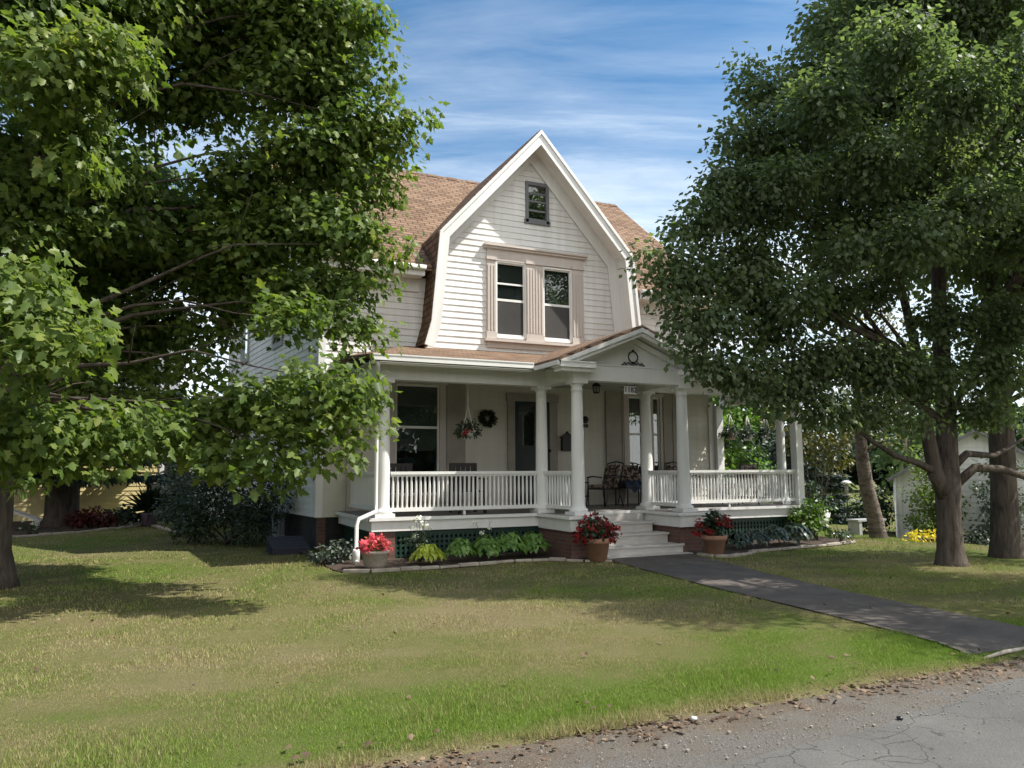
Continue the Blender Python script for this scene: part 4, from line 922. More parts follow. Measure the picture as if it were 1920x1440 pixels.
RB=[(8.08,8.31,7.14,0.4),(7.81,8.39,7.5,0.16),(7.58,8.42,6.34,0.36),(7.36,8.49,5.68,0.4),(7.08,8.47,5.16,0.4),(6.75,8.54,4.9,0.28),(6.52,8.58,4.57,0.2),(6.75,8.52,4.2,0.45),(6.33,8.51,4,0.26),(5.99,8.52,4.34,0.13,0.28),(6.14,8.44,4.45,0.1,0.28),(6.58,8.45,3.56,0.28),(6.98,8.38,3.58,0.45),(6.87,8.39,2.98,0.27),(7.48,8.34,2.93,0.45),(7.36,8.32,2.66,0.2),(6.6,8.38,3.18,0.2),(9.15,8.02,8.18,0.55),(8.8,8.16,7.48,0.5),(8.33,8.28,6.43,0.75),(8.01,8.44,5.44,0.85),(7.7,8.49,4.45,0.75),(8.08,8.52,3.69,0.62),(8.33,8.39,2.9,0.5),(8.06,8.34,2.54,0.26),(8.85,8.22,2.36,0.4),(7.47,8.2,4.04,0.25,0.3),(9.89,7.84,8.62,0.85),(10.72,7.46,8.61,0.9),(11.55,7.07,8.61,0.9),(9.65,8.12,7.3,0.85),(10.54,7.68,7.54,0.85),(11.6,7.2,7.45,0.8),(9.54,8.31,6.14,0.85),(10.37,7.93,6.13,0.8),(11.51,7.41,6.13,0.8),(9.28,8.35,5.01,0.75),(10.27,8.1,5.14,0.7),(11.09,7.71,5.22,0.6),(12,7.29,5.22,0.7),(9.13,8.32,4.07,0.5),(10.08,8.3,4.32,0.45),(11.08,7.89,3.82,0.5),(11.99,7.48,3.81,0.6),(9.12,8.33,3.17,0.55),(9.86,8.11,3.02,0.6),(10.78,7.92,2.96,0.5),(11.79,7.66,3.07,0.55),(9.73,8.14,2.38,0.35,0.1),(10.32,7.88,2.29,0.25),(11.74,7.76,2.41,0.4),(9.87,7.03,6.31,0.32,0.35),(10.27,6.9,5.9,0.22,0.3),(8.56,6.84,5.58,0.6),(7.96,7.13,6.41,0.5),(8.87,6.61,4.53,0.5),(9.3,6.19,6.32,0.7),(8.22,7.15,4.39,0.4),(8.68,6.59,7.13,0.6),(7.62,7.51,5.45,0.4),(9.61,6.22,4.94,0.55),(7.82,7.63,3.8,0.35),(10.29,7.49,9.94,1.2),(11.41,6.95,10.1,1.2)]
T1=thing('maple_tree','large broad-leaved maple filling the left side of the lawn','tree',(-2.05,12.5,0))
mb=MB(); trunk_tube(mb,[(-2.05,12.5,-.1),(-2.05,12.5,.12),(-2.07,12.5,.5),(-2.05,12.5,1.6),(-1.9,12.4,3.0),(-1.7,12.2,5),(-1.5,12.0,8),(-1.4,11.9,11)],[.50,.42,.35,.31,.28,.22,.12,.03])
J=[(-2.0,12.45,2.2),(-1.9,12.4,3.0),(-1.75,12.25,4.5),(-1.6,12.1,6.2),(-1.5,12.0,8)]
limbs(mb,None,J,LB,.028,3); mb.build('trunk',M['bark'],T1)
crown('crown',T1,M['maple'],LB,tpl_maple(),56,50,.26,.108,droop=.6,flat=.55,shell=.28)
OFF=[(-4.5,12.5,5,2.2),(-5.2,12,7,2.2),(-3.5,14.5,6.5,2.2),(-3,10.5,8.5,2),(-1.5,13.5,9.5,2.2),(-4.5,10,5.5,1.8),(-3.8,12,10.5,2),(-1,15,6.5,1.8),(-5,14,4,1.6),(-3.6,8.8,3.2,1.3),(.5,12.5,9.5,1.6)]
crown('upper_crown',T1,M['maple'],OFF,tpl_oval(1.0,.4,.2),26,12,.34,.19,droop=.5)

T2=thing('maple_tree','forked small-leaved maple shading the lawn right of the path','tree',(11.42,8.3,0))
mb=MB(); trunk_tube(mb,[(11.42,8.3,-.1),(11.42,8.3,.06),(11.42,8.3,.25),(11.43,8.3,.7),(11.46,8.3,1.25),(11.52,8.32,1.6),(11.6,8.35,2.4),(11.62,8.36,3.6),(11.6,8.3,5.2),(11.5,8.2,7.5),(11.4,8.2,9.6)],[.30,.235,.195,.175,.19,.165,.145,.125,.10,.06,.02])
mb.tube([(11.38,8.29,1.0),(11.16,8.28,1.45),(11.05,8.3,2.2),(11.12,8.4,3.2),(10.9,8.5,4.6),(10.6,8.5,6.2)],[.09,.12,.10,.08,.06,.03],10)
mb.tube([(11.2,8.28,1.45),(10.75,8.25,1.60),(10.2,8.2,1.70),(9.6,8.15,1.95),(8.9,8.2,2.4)],[.075,.052,.043,.032,.012],8)
mb.tube([(11.5,8.28,1.2),(11.85,8.1,1.52),(12.3,7.95,1.50),(12.9,7.8,1.30),(13.5,7.7,1.35)],[.085,.07,.058,.045,.025],8)
mb.tube([(11.55,8.3,1.5),(11.9,8.25,1.75),(12.5,8.2,1.72),(13.3,8.2,2.0)],[.075,.058,.045,.025],8)
mb.tube([(11.6,8.34,2.3),(11.95,8.3,2.75),(12.5,8.4,3.3),(12.9,8.5,4.2)],[.08,.06,.045,.02],8)
J2=[(11.6,8.35,2.2),(11.12,8.4,3.1),(11.62,8.36,3.6),(10.9,8.5,4.6),(11.6,8.3,5.2),(11.5,8.2,7.0)]
limbs(mb,None,J2,RB,.03,2); mb.build('trunk',M['bark'],T2)
crown('crown',T2,M['red_maple'],RB,tpl_kite(.72),135,44,.21,.092,droop=.9,flat=.7)
OFF2=[(11.5,8.2,9.6,1.8),(13.5,8.5,8.5,1.8),(13.5,9.5,6,1.6)]
crown('upper_crown',T2,M['red_maple'],OFF2,tpl_kite(.7),95,16,.26,.14,droop=.8)
T3=thing('maple_tree','thick-trunked shade tree standing at the right edge of the lawn','tree',(13.3,8.62,gz(13.3)))
mb=MB(); trunk_tube(mb,[(13.3,8.62,-.1),(13.3,8.62,.08),(13.3,8.62,.35),(13.34,8.62,1.2),(13.4,8.62,2.4),(13.5,8.7,4.2),(13.6,8.8,6.5),(13.8,8.8,8.5)],[.32,.28,.235,.20,.20,.16,.10,.03])
B3=[(13.2,8.2,5.2,1.2),(14.2,8,5.5,1.6),(14.6,9.2,6.5,1.6),(13.9,8.6,8,1.6),(15,8,4.2,1.3),(14.8,7.4,7,1.4),(13.4,8.4,4.0,.8),(14.4,7.2,3.0,.7)]
B3o=[(12.6,6.2,5.4,1.1),(13.4,5.7,6.8,1.4),(14.2,5.0,7.6,1.4),(12.2,4.9,5.2,1.4),(13.4,4.6,5.4,1.5),(10.9,4.9,5.6,.95),(10.1,4.6,7.3,.9),(11.6,4.2,7.0,1.5),(10.6,2.7,5.6,1.0),(11.7,3.1,5.0,1.0),(11.4,2.4,6.6,1.0),(9.7,4.5,6.6,1.0),(15,8,7.5,1.6)]
limbs(mb,None,[(13.4,8.62,2.6),(13.5,8.7,4.2),(13.6,8.8,6)],B3o,.07)
limbs(mb,None,[(13.4,8.62,2.6),(13.5,8.7,4.2),(13.6,8.8,6)],B3,.06); mb.build('trunk',M['bark'],T3)
crown('upper_crown',T3,M['red_maple'],B3o,tpl_kite(.7),95,22,.26,.10,droop=.8)
crown('crown',T3,M['red_maple'],B3,tpl_kite(.65),64,16,.25,.125,droop=.9,flat=.8)

T4=thing('birch_tree','leaning pale-barked tree with turning olive leaves behind the lawn','tree',(14.72,12.4,gz(14.72)))
z=gz(14.72)
mb=MB(); trunk_tube(mb,[(14.74,12.4,z-.1),(14.70,12.4,z+.1),(14.58,12.38,z+.55),(14.36,12.35,z+1.2),(14.25,12.33,z+1.9),(14.2,12.3,z+2.9),(14.15,12.3,4.2),(14.2,12.3,5.6)],[.22,.185,.165,.15,.135,.10,.06,.02])
B4=[(14.0,12.2,2.9,.6,.0),(14.7,12.1,2.7,.55),(13.6,12.6,3.2,.5),(14.9,12.6,3.3,.7),(14.3,12.3,4.2,.9),(15.4,12.3,3.0,.5),(13.9,12.3,5.2,.8),(14.9,12,4.9,.8),(14.55,11.9,2.15,.3)]
limbs(mb,None,[(14.25,12.33,1.8),(14.2,12.3,2.7),(14.17,12.3,3.6)],B4,.03); mb.build('trunk',M['birch'],T4)
crown('crown',T4,M['olive_leaf'],B4,tpl_oval(.6),70,10,.2,.085,droop=.7)

def spruce(name,loc,h,r,label,n,z0=2.0,tr=.4,m='spruce'):
    t=thing(name,label,'tree',loc); x,y,z=loc; mb=MB()
    mb.tube([(x,y,z-.1),(x,y,z+.3),(x,y,z+1.5),(x,y,z+h*.5),(x,y,z+h)],[tr*1.35,tr*1.05,tr,tr*.5,.03],12)
    P=[];T=[]; rr=random.Random(int(x*10)+5)
    lv=z0
    while lv<h-.2:
        f=(lv-z0)/(h-z0); L=r*(1-f)**.8*rr.uniform(.8,1.1)+.15
        for k in range(rr.randint(5,7)):
            a=rr.uniform(0,6.28); d=Vector((math.cos(a),math.sin(a),0)); q=[]
            for s in (0,.35,.7,1): q.append(Vector((x,y,z+lv))+d*L*s+Vector((0,0,-.38*L*s+.28*L*s*s)))
            mb.tube(q,[.03,.022,.014,.005],5)
            m_=max(4,int(n*L))
            for i in range(m_):
                s=rr.uniform(.12,1.02); j=min(2,int(s*3)); p=q[j].lerp(q[j+1],min(1,max(0,s*3-j)))
                sd=Vector((-d.y,d.x,0))*rr.uniform(-.28,.28)*(1.1-s)*L*.8; P.append(p+sd+Vector((0,0,rr.uniform(-.05,.03)-abs(sd.length)*.25))); T.append(d*.5+sd*1.2+Vector((rr.uniform(-.3,.3),rr.uniform(-.3,.3),-.75)))
        lv+=rr.uniform(.22,.38)*(1+.4*(h>8))
    mb.build('trunk',M['bark'],t); P=np.array([tuple(p) for p in P]);T=nrm(np.array([tuple(q) for q in T])); k=len(P)
    Nn=nrm(NR.normal(size=(k,3))*.6+np.array([0,0,.6])); V,F,r_=place(tpl_kite(.34),P,Nn,T,NR.uniform(.18,.42,k),NR.random(k)); link('crown',arr_mesh('crown',V,F,r_),M[m],t); return t
spruce('spruce_tree',(-2.35,25.4,0),13,3.6,'tall drooping spruce in front of the yellow house',95,1.9,.42)
spruce('spruce_tree',(-7.5,31,0),11,3.2,'dark spruce far left beyond the lawn',60,.6,.3)
spruce('spruce_tree',(21.2,25.5,-.6),5.0,2.2,'broad dark conifer behind the bird feeder',110,.2,.15)
spruce('spruce_tree',(24.2,24.0,-.6),4.6,2.4,'dark conifer left of the white shed',110,.2,.15)
spruce('spruce_tree',(18.6,26.2,-.55),4.4,2.2,'dark conifer beyond the garden shrubs',110,.2,.15)

def bush(name,loc,balls,m,n,size,label,cat='shrub',tpl=None,droop=.3,stem=True,spread=.12,mm=6,group=None):
    t=thing(name,label,cat,loc,group)
    if stem:
        mb=MB()
        for b in balls: mb.tube([(loc[0]+R.uniform(-.12,.12),loc[1]+R.uniform(-.12,.12),loc[2]-.02),((loc[0]+b[0])/2,(loc[1]+b[1])/2,(loc[2]+b[2])/2+.05),(b[0],b[1],b[2])],[.025,.018,.006],5)
        mb.build('stem',M['bark'],t)
    foliage('foliage',t,m,balls,n,size,tpl,droop,spread,mm); return t
# left side
bush('yew_shrub',(1.45,17.6,0),[(1.3,17.8,.9,.75),(1.9,17.2,.75,.65),(.75,18.4,.8,.6),(1.6,17.6,1.5,.55),(2.2,16.9,.95,.5),(1.1,18.2,1.45,.45),(1.9,16.9,.4,.5),(.9,17.9,.35,.5),(2.3,16.9,1.4,.35)],'shrub',5200,.16,'large dark shrub against the left side of the house',tpl=tpl_oval(.22),droop=.1)
bush('silvery_shrub',(.55,20.0,0),[(.55,20.2,1.25,.5),(.75,20.0,.7,.45),(.35,20.3,.6,.35),(.5,20.2,1.75,.3)],'grey_leaf',1900,.10,'grey-leaved shrub left of the dark shrub')
f=thing('spiky_plant','spiky dark plant in a mauve pot by the white fence','potted plant',(-.08,24.6,0))
pot([(0,0),(.17,0),(.25,.32),(.28,.33),(.28,.38),(.22,.36),(0,.34)],'purple','pot',f,(-.08,24.6,.02))
k=260; a=NR.uniform(0,6.28,k); e=NR.uniform(.1,1.35,k); T=np.stack([np.cos(a)*np.cos(e),np.sin(a)*np.cos(e),np.sin(e)],1); V,F,r_=place(tpl_kite(.10),np.tile([[-.08,24.6,.45]],(k,1))+T*.06,nrm(NR.normal(size=(k,3))),T,NR.uniform(.5,.85,k),NR.random(k)*.5); link('foliage',arr_mesh('foliage',V,F,r_),M['shrub'],f)
bush('burgundy_shrub',(-1.55,24.2,0),[(-1.75,24.2,.3,.34),(-1.2,24.2,.26,.3),(-1.5,24.1,.42,.28)],'redleaf',900,.11,'low burgundy-leaved shrub below the spruce')
bush('leafy_plant',(-.75,24.6,0),[(-.9,24.6,.3,.22),(-.55,24.6,.28,.2),(-.7,24.6,.42,.18)],'hosta_dark',260,.17,'light-leaved plant against the yellow wall',cat='plant',stem=False)
bed('flower_bed',[(-7,22.0),(-5,21.6),(-3.2,21.7),(-1.8,22.6),(-.8,24.0),(-.2,24.9)],[(-7,28),(-5,28),(-3.2,28),(-1.8,27.8),(-.8,27.5),(-.2,27)])
edging('stone_edging',[(-7,21.95),(-5,21.55),(-3.2,21.65),(-1.8,22.55),(-.8,23.95),(-.25,24.8)],'pale edging along the far mulched bed under the spruce',.06,.10)
edging('stone_edging',[(.02,24.4),(.25,23.2),(.5,22.0),(.62,21.2)],'short pale kerb running from the mauve pot to the shrubs',.06,.12)
f=thing('lawn_chair','white reclining lawn chair left of the spruce trunk','lawn chair',(-3.35,25.6,0))
mb=MB()
for k in range(9): 
    x=-3.9+.12*k; zz=.62-.05*k; mb.obox((x,25.6,zz),(.05,0,-.02),(0,.3,0),(.0,0,.012))
mb.build('seat',M['white_plastic'],f)
for y in(25.32,25.88): mb=MB(); mb.bar((-3.98,y,.655),(-2.84,y,.195),.05,.07); mb.build('rail',M['white_plastic'],f)
for x,h in((-3.75,.54),(-2.95,.23)):
    for y in(25.33,25.87): l=MB(); l.box((x-.03,y-.03,0),(x+.03,y+.03,h)); l.build('leg',M['white_plastic'],f)
stemplant((-2.75,22.6,0),.35,90,'small white and yellow flowers at the edge of the far bed','shrub','white_petal',ns=9,spread=.3)

# yellow house, fence
Y=thing('yellow_house','pale yellow clapboard house beyond the spruce on the left','house',(-5,28.5,0))
mb=MB(); clap(mb,(0,28.4,0),(1,0,0),(0,-1,0),rows_rect(.05,3.6,lambda z:(-10.5,.25),[(-7.2,-6.2,1.1,2.5)],.15)); clap(mb,(.25,28.4,0),(0,1,0),(1,0,0),rows_rect(.05,3.6,lambda z:(0,8),[],.15)); mb.build('wall',M['yellow'],Y)
mb=MB(); mb.box((-10.5,28.42,-.3),(.2,36.4,.05)); mb.build('foundation',M['darkstone'],Y)
mb=MB(); mb.slab([(-11,27.9,3.5),(.7,27.9,3.5),(.7,32.4,6.0),(-11,32.4,6.0)],.15); mb.slab([(.7,36.9,3.5),(-11,36.9,3.5),(-11,32.401,6.0),(.7,32.401,6.0)],.15); mb.build('roof',M['greyroof'],Y)
mb=MB(); mb.box((.14,28.35,.05),(.28,28.5,3.5)); mb.build('corner_board',M['trim'],Y)
mb=MB(); 
for a,b,c,d in((-7.3,-7.2,1.0,2.6),(-6.2,-6.1,1.0,2.6),(-7.2,-6.2,2.5,2.6),(-7.2,-6.2,1.0,1.1),(-7.2,-6.2,1.77,1.83)): mb.box((a,28.36,c),(b,28.45,d))
w=mb.build('window',M['trim'],Y); mb=MB(); mb.box((-7.2,28.42,1.1),(-6.2,28.43,2.5)); mb.build('pane',M['glass'],w); mb=MB(); mb.box((-7.3,28.7,1.0),(-6.1,28.71,2.6)); mb.build('pane_tone_sheet',M['storm'],w)  # dark sheet in place of the shade inside the yellow house
F=thing('garden_fence','white panel fence with square posts right of the yellow wall','fence',(.7,25.5,0))
for x,y in((-.10,25.4),(1.0,24.95),(2.0,24.9)): mb=MB(); mb.box((x-.07,y-.07,-.1),(x+.07,y+.07,1.42)); mb.box((x-.09,y-.09,1.42),(x+.09,y+.09,1.46)); mb.build('post',M['white_plastic'],F)
for (xa,ya),(xb,yb) in (((-.03,25.37),(.93,24.98)),((1.07,24.95),(1.93,24.9))):
    mb=MB(); mb.bar((xa,ya,1.26),(xb,yb,1.26),.05,.09); mb.bar((xa,ya,.14),(xb,yb,.14),.05,.1)
    n=7
    for k in range(n): p=Vector((xa,ya,0)).lerp(Vector((xb,yb,0)),(k+.5)/n); q=(Vector((xb,yb,0))-Vector((xa,ya,0))).normalized(); mb.obox((p.x,p.y,.70),q*(.066),Vector((-q.y,q.x,0))*.011,(0,0,.51))
    mb.build('panel',M['white_plastic'],F)
# right side garden
bush('leafy_shrub',(15.6,18.4,gz(15.6)),[(15.2,18.6,1.6,.9),(16.2,18.6,1.9,.9),(14.7,18.2,2.8,.8),(15.7,18.4,3.1,.9),(16.5,18.6,3.0,.8),(15.1,18.2,3.9,.7),(16.0,18.5,4.1,.7),(14.4,17.9,1.4,.7)],'bright',3800,.17,'tall sunlit shrub seen through the right porch opening',spread=.16)
bush('olive_shrub',(18.2,17.6,gz(18.2)),[(17.6,17.3,2.4,.8),(18.6,17.2,2.7,.9),(17.2,17.6,3.2,.8),(18.3,17.4,3.6,.9),(19.4,17.4,3.0,.9),(18.9,17.4,1.9,.7)],'olive_leaf',3600,.12,'olive brown shrub between the porch and the leaning tree',spread=.2)
bush('garden_shrub',(12.75,12.3,0),[(12.7,12.35,.35,.3),(12.95,12.55,.7,.32),(12.6,12.6,.55,.25)],'bright',420,.11,'fresh green shrub beside the right porch corner')
bush('garden_shrub',(14.3,15.6,gz(14.3)),[(14.0,15.5,.8,.55),(14.5,15.8,1.2,.6),(14.1,15.3,1.5,.4),(14.7,15.4,.7,.5)],'bright',1300,.11,'green shrub lit by the sun just past the porch')
stemplant((12.85,11.75,.02),.35,160,'low pale-leaved plant at the end of the right bed','hosta_dark',None,ns=8)
for i,(x,y,hh,w,l) in enumerate(((20.0,19.6,1.25,1.1,'dark clipped hedge plant at the back of the garden'),(21.9,18.6,1.35,1.1,'dark hedge plant right of the bird feeder'))):
    z=gz(x); bush('hedge_plant',(x,y,z),[(x,y,z+.5,w*.7),(x-.5,y,z+.8,w*.6),(x+.5,y,z+.8,w*.6),(x,y,z+1.2,w*.55)],'shrub',1500,.12,l,spread=.12)
f=thing('bird_feeder','white-domed bird feeder on a thin pole in the dark garden corner','bird feeder',(19.6,17.6,gz(19.6))); z=gz(19.6)
mb=MB(); mb.tube([(19.6,17.6,z-.05),(19.6,17.6,1.05)],.015,6); mb.build('pole',M['iron'],f); mb=MB(); mb.lathe([(.16,0),(.145,.04),(.09,.08),(0,.095)],(19.6,17.6,1.08),16); mb.build('dome',M['white_plastic'],f); mb=MB(); mb.lathe([(.05,-.32),(.05,0)],(19.6,17.6,1.06),10); mb.lathe([(0,-.36),(.14,-.36),(.15,-.33),(0,-.33)],(19.6,17.6,1.06),12); mb.build('tube',M['lampglass'],f)
f=thing('flower_planter','white planter of pale yellow flowers near the bird feeder','planter',(18.9,17.9,gz(18.9))); z=gz(18.9)
pot([(0,0),(.14,0),(.2,.36),(.17,.36),(0,.32)],'white_plastic','pot',f,(18.9,17.9,z+.25)); mb=MB(); mb.tube([(18.9,17.9,z-.05),(18.9,17.9,z+.26)],.05,8); mb.build('stand',M['iron'],f)
foliage('foliage',f,'bright',[(18.9,17.9,z+.75,.24),(18.65,17.9,z+.65,.16)],160,.10); foliage('flower',f,'white_petal',[(18.7,17.8,z+.68,.16)],50,.06,tpl_oval(.9))
f=thing('garden_bench','low grey garden bench on the sunny lawn by the leaning tree','bench',(17.35,15.0,gz(17.35))); z=gz(17.35)
mb=MB(); mb.box((16.85,14.8,z+.40),(17.9,15.2,z+.45)); mb.build('seat',M['greyfence'],f)
for x in(16.95,17.8): l=MB(); l.box((x-.05,14.82,z-.02),(x+.05,15.18,z+.40)); l.build('leg',M['greyfence'],f)
bush('yellow_flowers',(15.3,11.55,gz(15.3)),[(14.7+.22*k,11.5+.1*math.sin(k*2),gz(15)+.13,.13) for k in range(6)],'yellow_petal',300,.07,'bright yellow flowers in front of the white shed',cat='plant',tpl=tpl_oval(.7))
# shed
Sx,Sy=19.35,15.55; u=Vector((.60,-.80,0)).normalized(); v=Vector((.80,.60,0)).normalized(); z=-.62
SH=thing('white_shed','small white clapboard garage behind the two right trees','shed',(Sx,Sy,z))
Wd=4.0; HT=1.95
mb=MB(); clap(mb,(Sx,Sy,z),u,-v,[(a,b,s) for a,b,s in rows_rect(.02,3.25,lambda q:(0,Wd) if q<HT else ((q-HT)/1.25*Wd/2,Wd-(q-HT)/1.25*Wd/2),[],.15)])
P0=Vector((Sx,Sy,z))+v*5
clap(mb,P0,-v,-u,rows_rect(.02,HT,lambda q:(0,5),[],.11)); clap(mb,Vector((Sx,Sy,z))+u*Wd,v,u,rows_rect(.02,HT,lambda q:(0,5),[],.11)); mb.build('wall',M['siding'],SH)
mb=MB(); A=Vector((Sx,Sy,z)); 
for s in(0,1):
    e=A+u*(-.25 if s==0 else Wd+.25)+Vector((0,0,HT-.08))-v*.25; p=A+u*(Wd/2)+Vector((0,0,HT+1.3))-v*.25
    q=[e,p,p+v*5.5,e+v*5.5]; mb.slab(q if s==0 else q[::-1],.1)
mb.build('roof',M['greyroof'],SH)
mb=MB(); c=A-v*.02; mb.obox(c+Vector((0,0,HT/2)),u*.07,v*.05,(0,0,HT/2)); mb.obox(c+u*Wd+Vector((0,0,HT/2)),u*.07,v*.05,(0,0,HT/2)); mb.build('corner_board',M['trim'],SH)
mb=MB(); mb.tube([A+Vector((0,0,HT))-v*.12-u*.08,A+Vector((0,0,.12))-v*.12-u*.08,A+Vector((0,0,.05))-v*.4-u*.35],.04,8); mb.build('downspout',M['trim'],SH)
for k,(s,l) in enumerate(((.9,'slender green shrub against the white shed'),(2.5,'pale-flowered shrub between the two right trunks'))):
    b=A+u*s-v*.7; z_=b.z; bush('shed_shrub',tuple(b),[(b.x,b.y,z_+.6,.65),(b.x+.35,b.y,z_+1.2,.65),(b.x-.4,b.y,z_+1.5,.6),(b.x,b.y,z_+2.1,.6),(b.x-.5,b.y,z_+.8,.5)],'maple' if k==0 else 'grey_leaf',2600,.10,l)
b=A+u*1.9-v*1.5; bush('low_shrub',tuple(b),[(b.x,b.y,b.z+.25,.5),(b.x+.7,b.y-.2,b.z+.3,.5),(b.x-.6,b.y+.2,b.z+.2,.4)],'shrub',900,.1,'low dark shrub at the foot of the white shed')
# distant trees
def far_tree(loc,h,r,label,m='shrub',n=2600):
    t=thing('background_tree',label,'tree',loc); x,y,z=loc; mb=MB(); mb.tube([(x,y,z-.2),(x,y,z+h*.3),(x,y,z+h*.7)],[.28,.22,.08],8)
    rr=random.Random(int(x*7+y)); B=[]
    for k in range(13):
        a=rr.uniform(0,6.28); q=rr.uniform(0,.75)*r; zz=rr.uniform(.28,.92)*h; s=1-abs(zz/h-.5)*.9; B.append((x+q*s*math.cos(a),y+q*s*math.sin(a),z+zz,r*rr.uniform(.32,.5),rr.uniform(-.15,.15)))
    limbs(mb,None,[(x,y,z+h*.3),(x,y,z+h*.55)],B,.06,2); mb.build('trunk',M['bark'],t); foliage('crown',t,m,B,n,.34,tpl_oval(.8),.5,.4,6); return t
FT=[((-14,44,0),8,4,'tree far left behind the yellow house'),((-6,46,0),9,4,'tree rising behind the yellow house roof'),((.5,50,0),7.5,3.6,'far tree between the yellow house and the white house'),((30,34,-.6),8,4,'far tree behind the white shed'),((38,30,-.6),9,4.5,'far tree at the right beyond the shed'),((24,36,-.6),7,3.6,'far tree beyond the dark conifers'),((17,34,-.4),6.5,3.2,'far tree behind the sunlit porch shrub'),((47,26,-.6),9,4.5,'farthest right tree past the shed')]
for i,(l,h,r,s) in enumerate(FT): far_tree(l,h,r,s,['shrub','red_maple','maple'][i%3])
# a loose far wood closing the horizon
B=[]
for k in range(150):
    a=rad(-38+k*.78+R.uniform(-.3,.3)); d=R.uniform(75,95); B.append((d*math.sin(a),d*math.cos(a),R.uniform(.5,5.0),R.uniform(2.2,3.8),R.uniform(-.2,.1)))
for k in range(110):
    a=rad(128+k*2.0+R.uniform(-1,1)); d=R.uniform(30,44); B.append((d*math.sin(a),d*math.cos(a),R.uniform(.6,8.0),R.uniform(1.8,3.2),R.uniform(-.2,.1)))
for k in range(70):
    a=rad(128+k*3.1+R.uniform(-1,1)); d=R.uniform(29,33); B.append((d*math.sin(a),d*math.cos(a),R.uniform(.2,2.2),R.uniform(1.8,2.6),R.uniform(-.2,.1),2.2))
V,F_,r_=place(tpl_oval(.9),*sprays(B,5,8,.8,.8)); tag(link('far_wood',arr_mesh('far_wood',V,F_,r_),M['shrub']),'dense green wood closing the view behind the houses','wood',kind='stuff')

# ------------------------------------------------------------------ grass, litter
def in_path(x,y):
    if y>11.42: return np.zeros_like(x,bool)
    ly=[p[1] for p in PL][::-1]; lx=[p[0] for p in PL][::-1]; ry=[p[1] for p in PR][::-1]; rx=[p[0] for p in PR][::-1]
def blades(n,x0,x1,y0,y1,hm,w):
    x=NR.uniform(x0,x1,n); y=NR.uniform(y0,y1,n)
    ly=[p[1] for p in PL][::-1]; lx=[p[0] for p in PL][::-1]; ry=[p[1] for p in PR][::-1]; rx=[p[0] for p in PR][::-1]
    wob=.045*np.sin(y*5)+.035*np.sin(y*13)+.05*NR.random(n)**2+.02
    keep=~((x>np.interp(y,ly,lx)+wob)&(x<np.interp(y,ry,rx)-wob)&(y<11.5))
    bx=[p[0] for p in BL[1:]]; by=[p[1] for p in BL[1:]]; keep&=~((x>2.6)&(x<6.98)&(y>np.interp(x,bx,by)-.06))
    bx=[p[0] for p in BR[1:]]; by=[p[1] for p in BR[1:]]; keep&=~((x>8.8)&(x<13.4)&(y>np.interp(x,bx,by)-.06))
    keep&=~((y>15)&(x>1.9)&(x<13)); keep&=y>(4.08+.07*NR.random(n)+.05*np.sin(x*1.7)+.03*np.sin(x*4.3+1)+.04*np.sin(x*11))
    x=x[keep];y=y[keep];n=len(x)
    t=np.clip((x-13.5)/8.5,0,1); z=-.6*t*t*(3-2*t)+.012*np.sin(x*.9+.4)*np.sin(y*.7)+np.where(y<8,.035*np.clip((8-y)/3,0,1)*np.where(y>4.6,1,np.clip((y-4.2)/.4,0,1)),0)
    clump=.65+.35*np.sin(x*3.1+1.3*np.sin(y*2.2))*np.sin(y*3.7+np.sin(x*1.9))
    edge=1+.75*np.clip((5.4-y)/1.2,0,1)
    h=hm*NR.uniform(.5,1.25,n)*clump*edge; a=NR.uniform(0,6.283,n); lean=NR.uniform(.1,.75,n)*h; b=NR.uniform(0,6.283,n)
    P=np.stack([x,y,z-.008],1); s=np.stack([np.cos(a),np.sin(a),0*a],1)*(w*NR.uniform(.6,1.3,n)/2)[:,None]
    tip=P+np.stack([np.cos(b)*lean,np.sin(b)*lean,h],1); V=np.stack([P-s,P+s,tip],1).reshape(-1,3)
    return V,np.arange(3*n).reshape(-1,3),NR.random(n)
G=join([blades(260000,-3.5,8.5,4.05,6.4,.033,.0058),blades(150000,-5.5,13.5,6.4,9.5,.042,.010),blades(90000,-8,16,9.5,16,.052,.017),blades(40000,-9,2.6,15,27,.05,.022),blades(30000,12.8,24,11,22,.05,.02),blades(26000,8.5,18,4.05,8.5,.045,.009)])
tag(link('grass',arr_mesh('grass',*G),M['blade']),'short mown grass, dry in patches, covering the front lawn','grass',kind='stuff')
# leaf litter on the verge and a few leaves on the lawn
n=3000; x=np.concatenate([NR.uniform(-1,13,2600),NR.uniform(-3,13,400)]); y=np.concatenate([4.04+NR.normal(0,.11,2600),NR.uniform(4.3,11.3,400)])
keep=NR.random(n)<np.where(np.arange(n)<2600,.35+.65*(np.sin(x*2.1)*np.sin(x*.9+1)>-.1),.6); x=x[keep];y=y[keep];n=len(x)
t=np.clip((x-13.5)/8.5,0,1); z=np.where(y<4.25,-.012,.03+.02*(y<8)); P=np.stack([x,y,z],1)
V,F_,r_=place(tpl_maple(),P,nrm(NR.normal(0,.35,(n,3))+np.array([0,0,1.])),nrm(NR.normal(size=(n,3))),NR.uniform(.018,.05,n),NR.random(n)*.85)
tag(link('fallen_leaves',arr_mesh('fallen_leaves',V,F_,r_),M['litter']),'brown fallen leaves scattered along the road verge','leaf litter',kind='stuff')
n=3800; x=NR.uniform(-2,14,n); y=np.where(NR.random(n)<.75,3.75+NR.normal(0,.22,n),NR.uniform(2.2,3.7,n)); mb=MB()
s=NR.uniform(.0012,.0042,n)*np.where(NR.random(n)<.03,2.2,1)
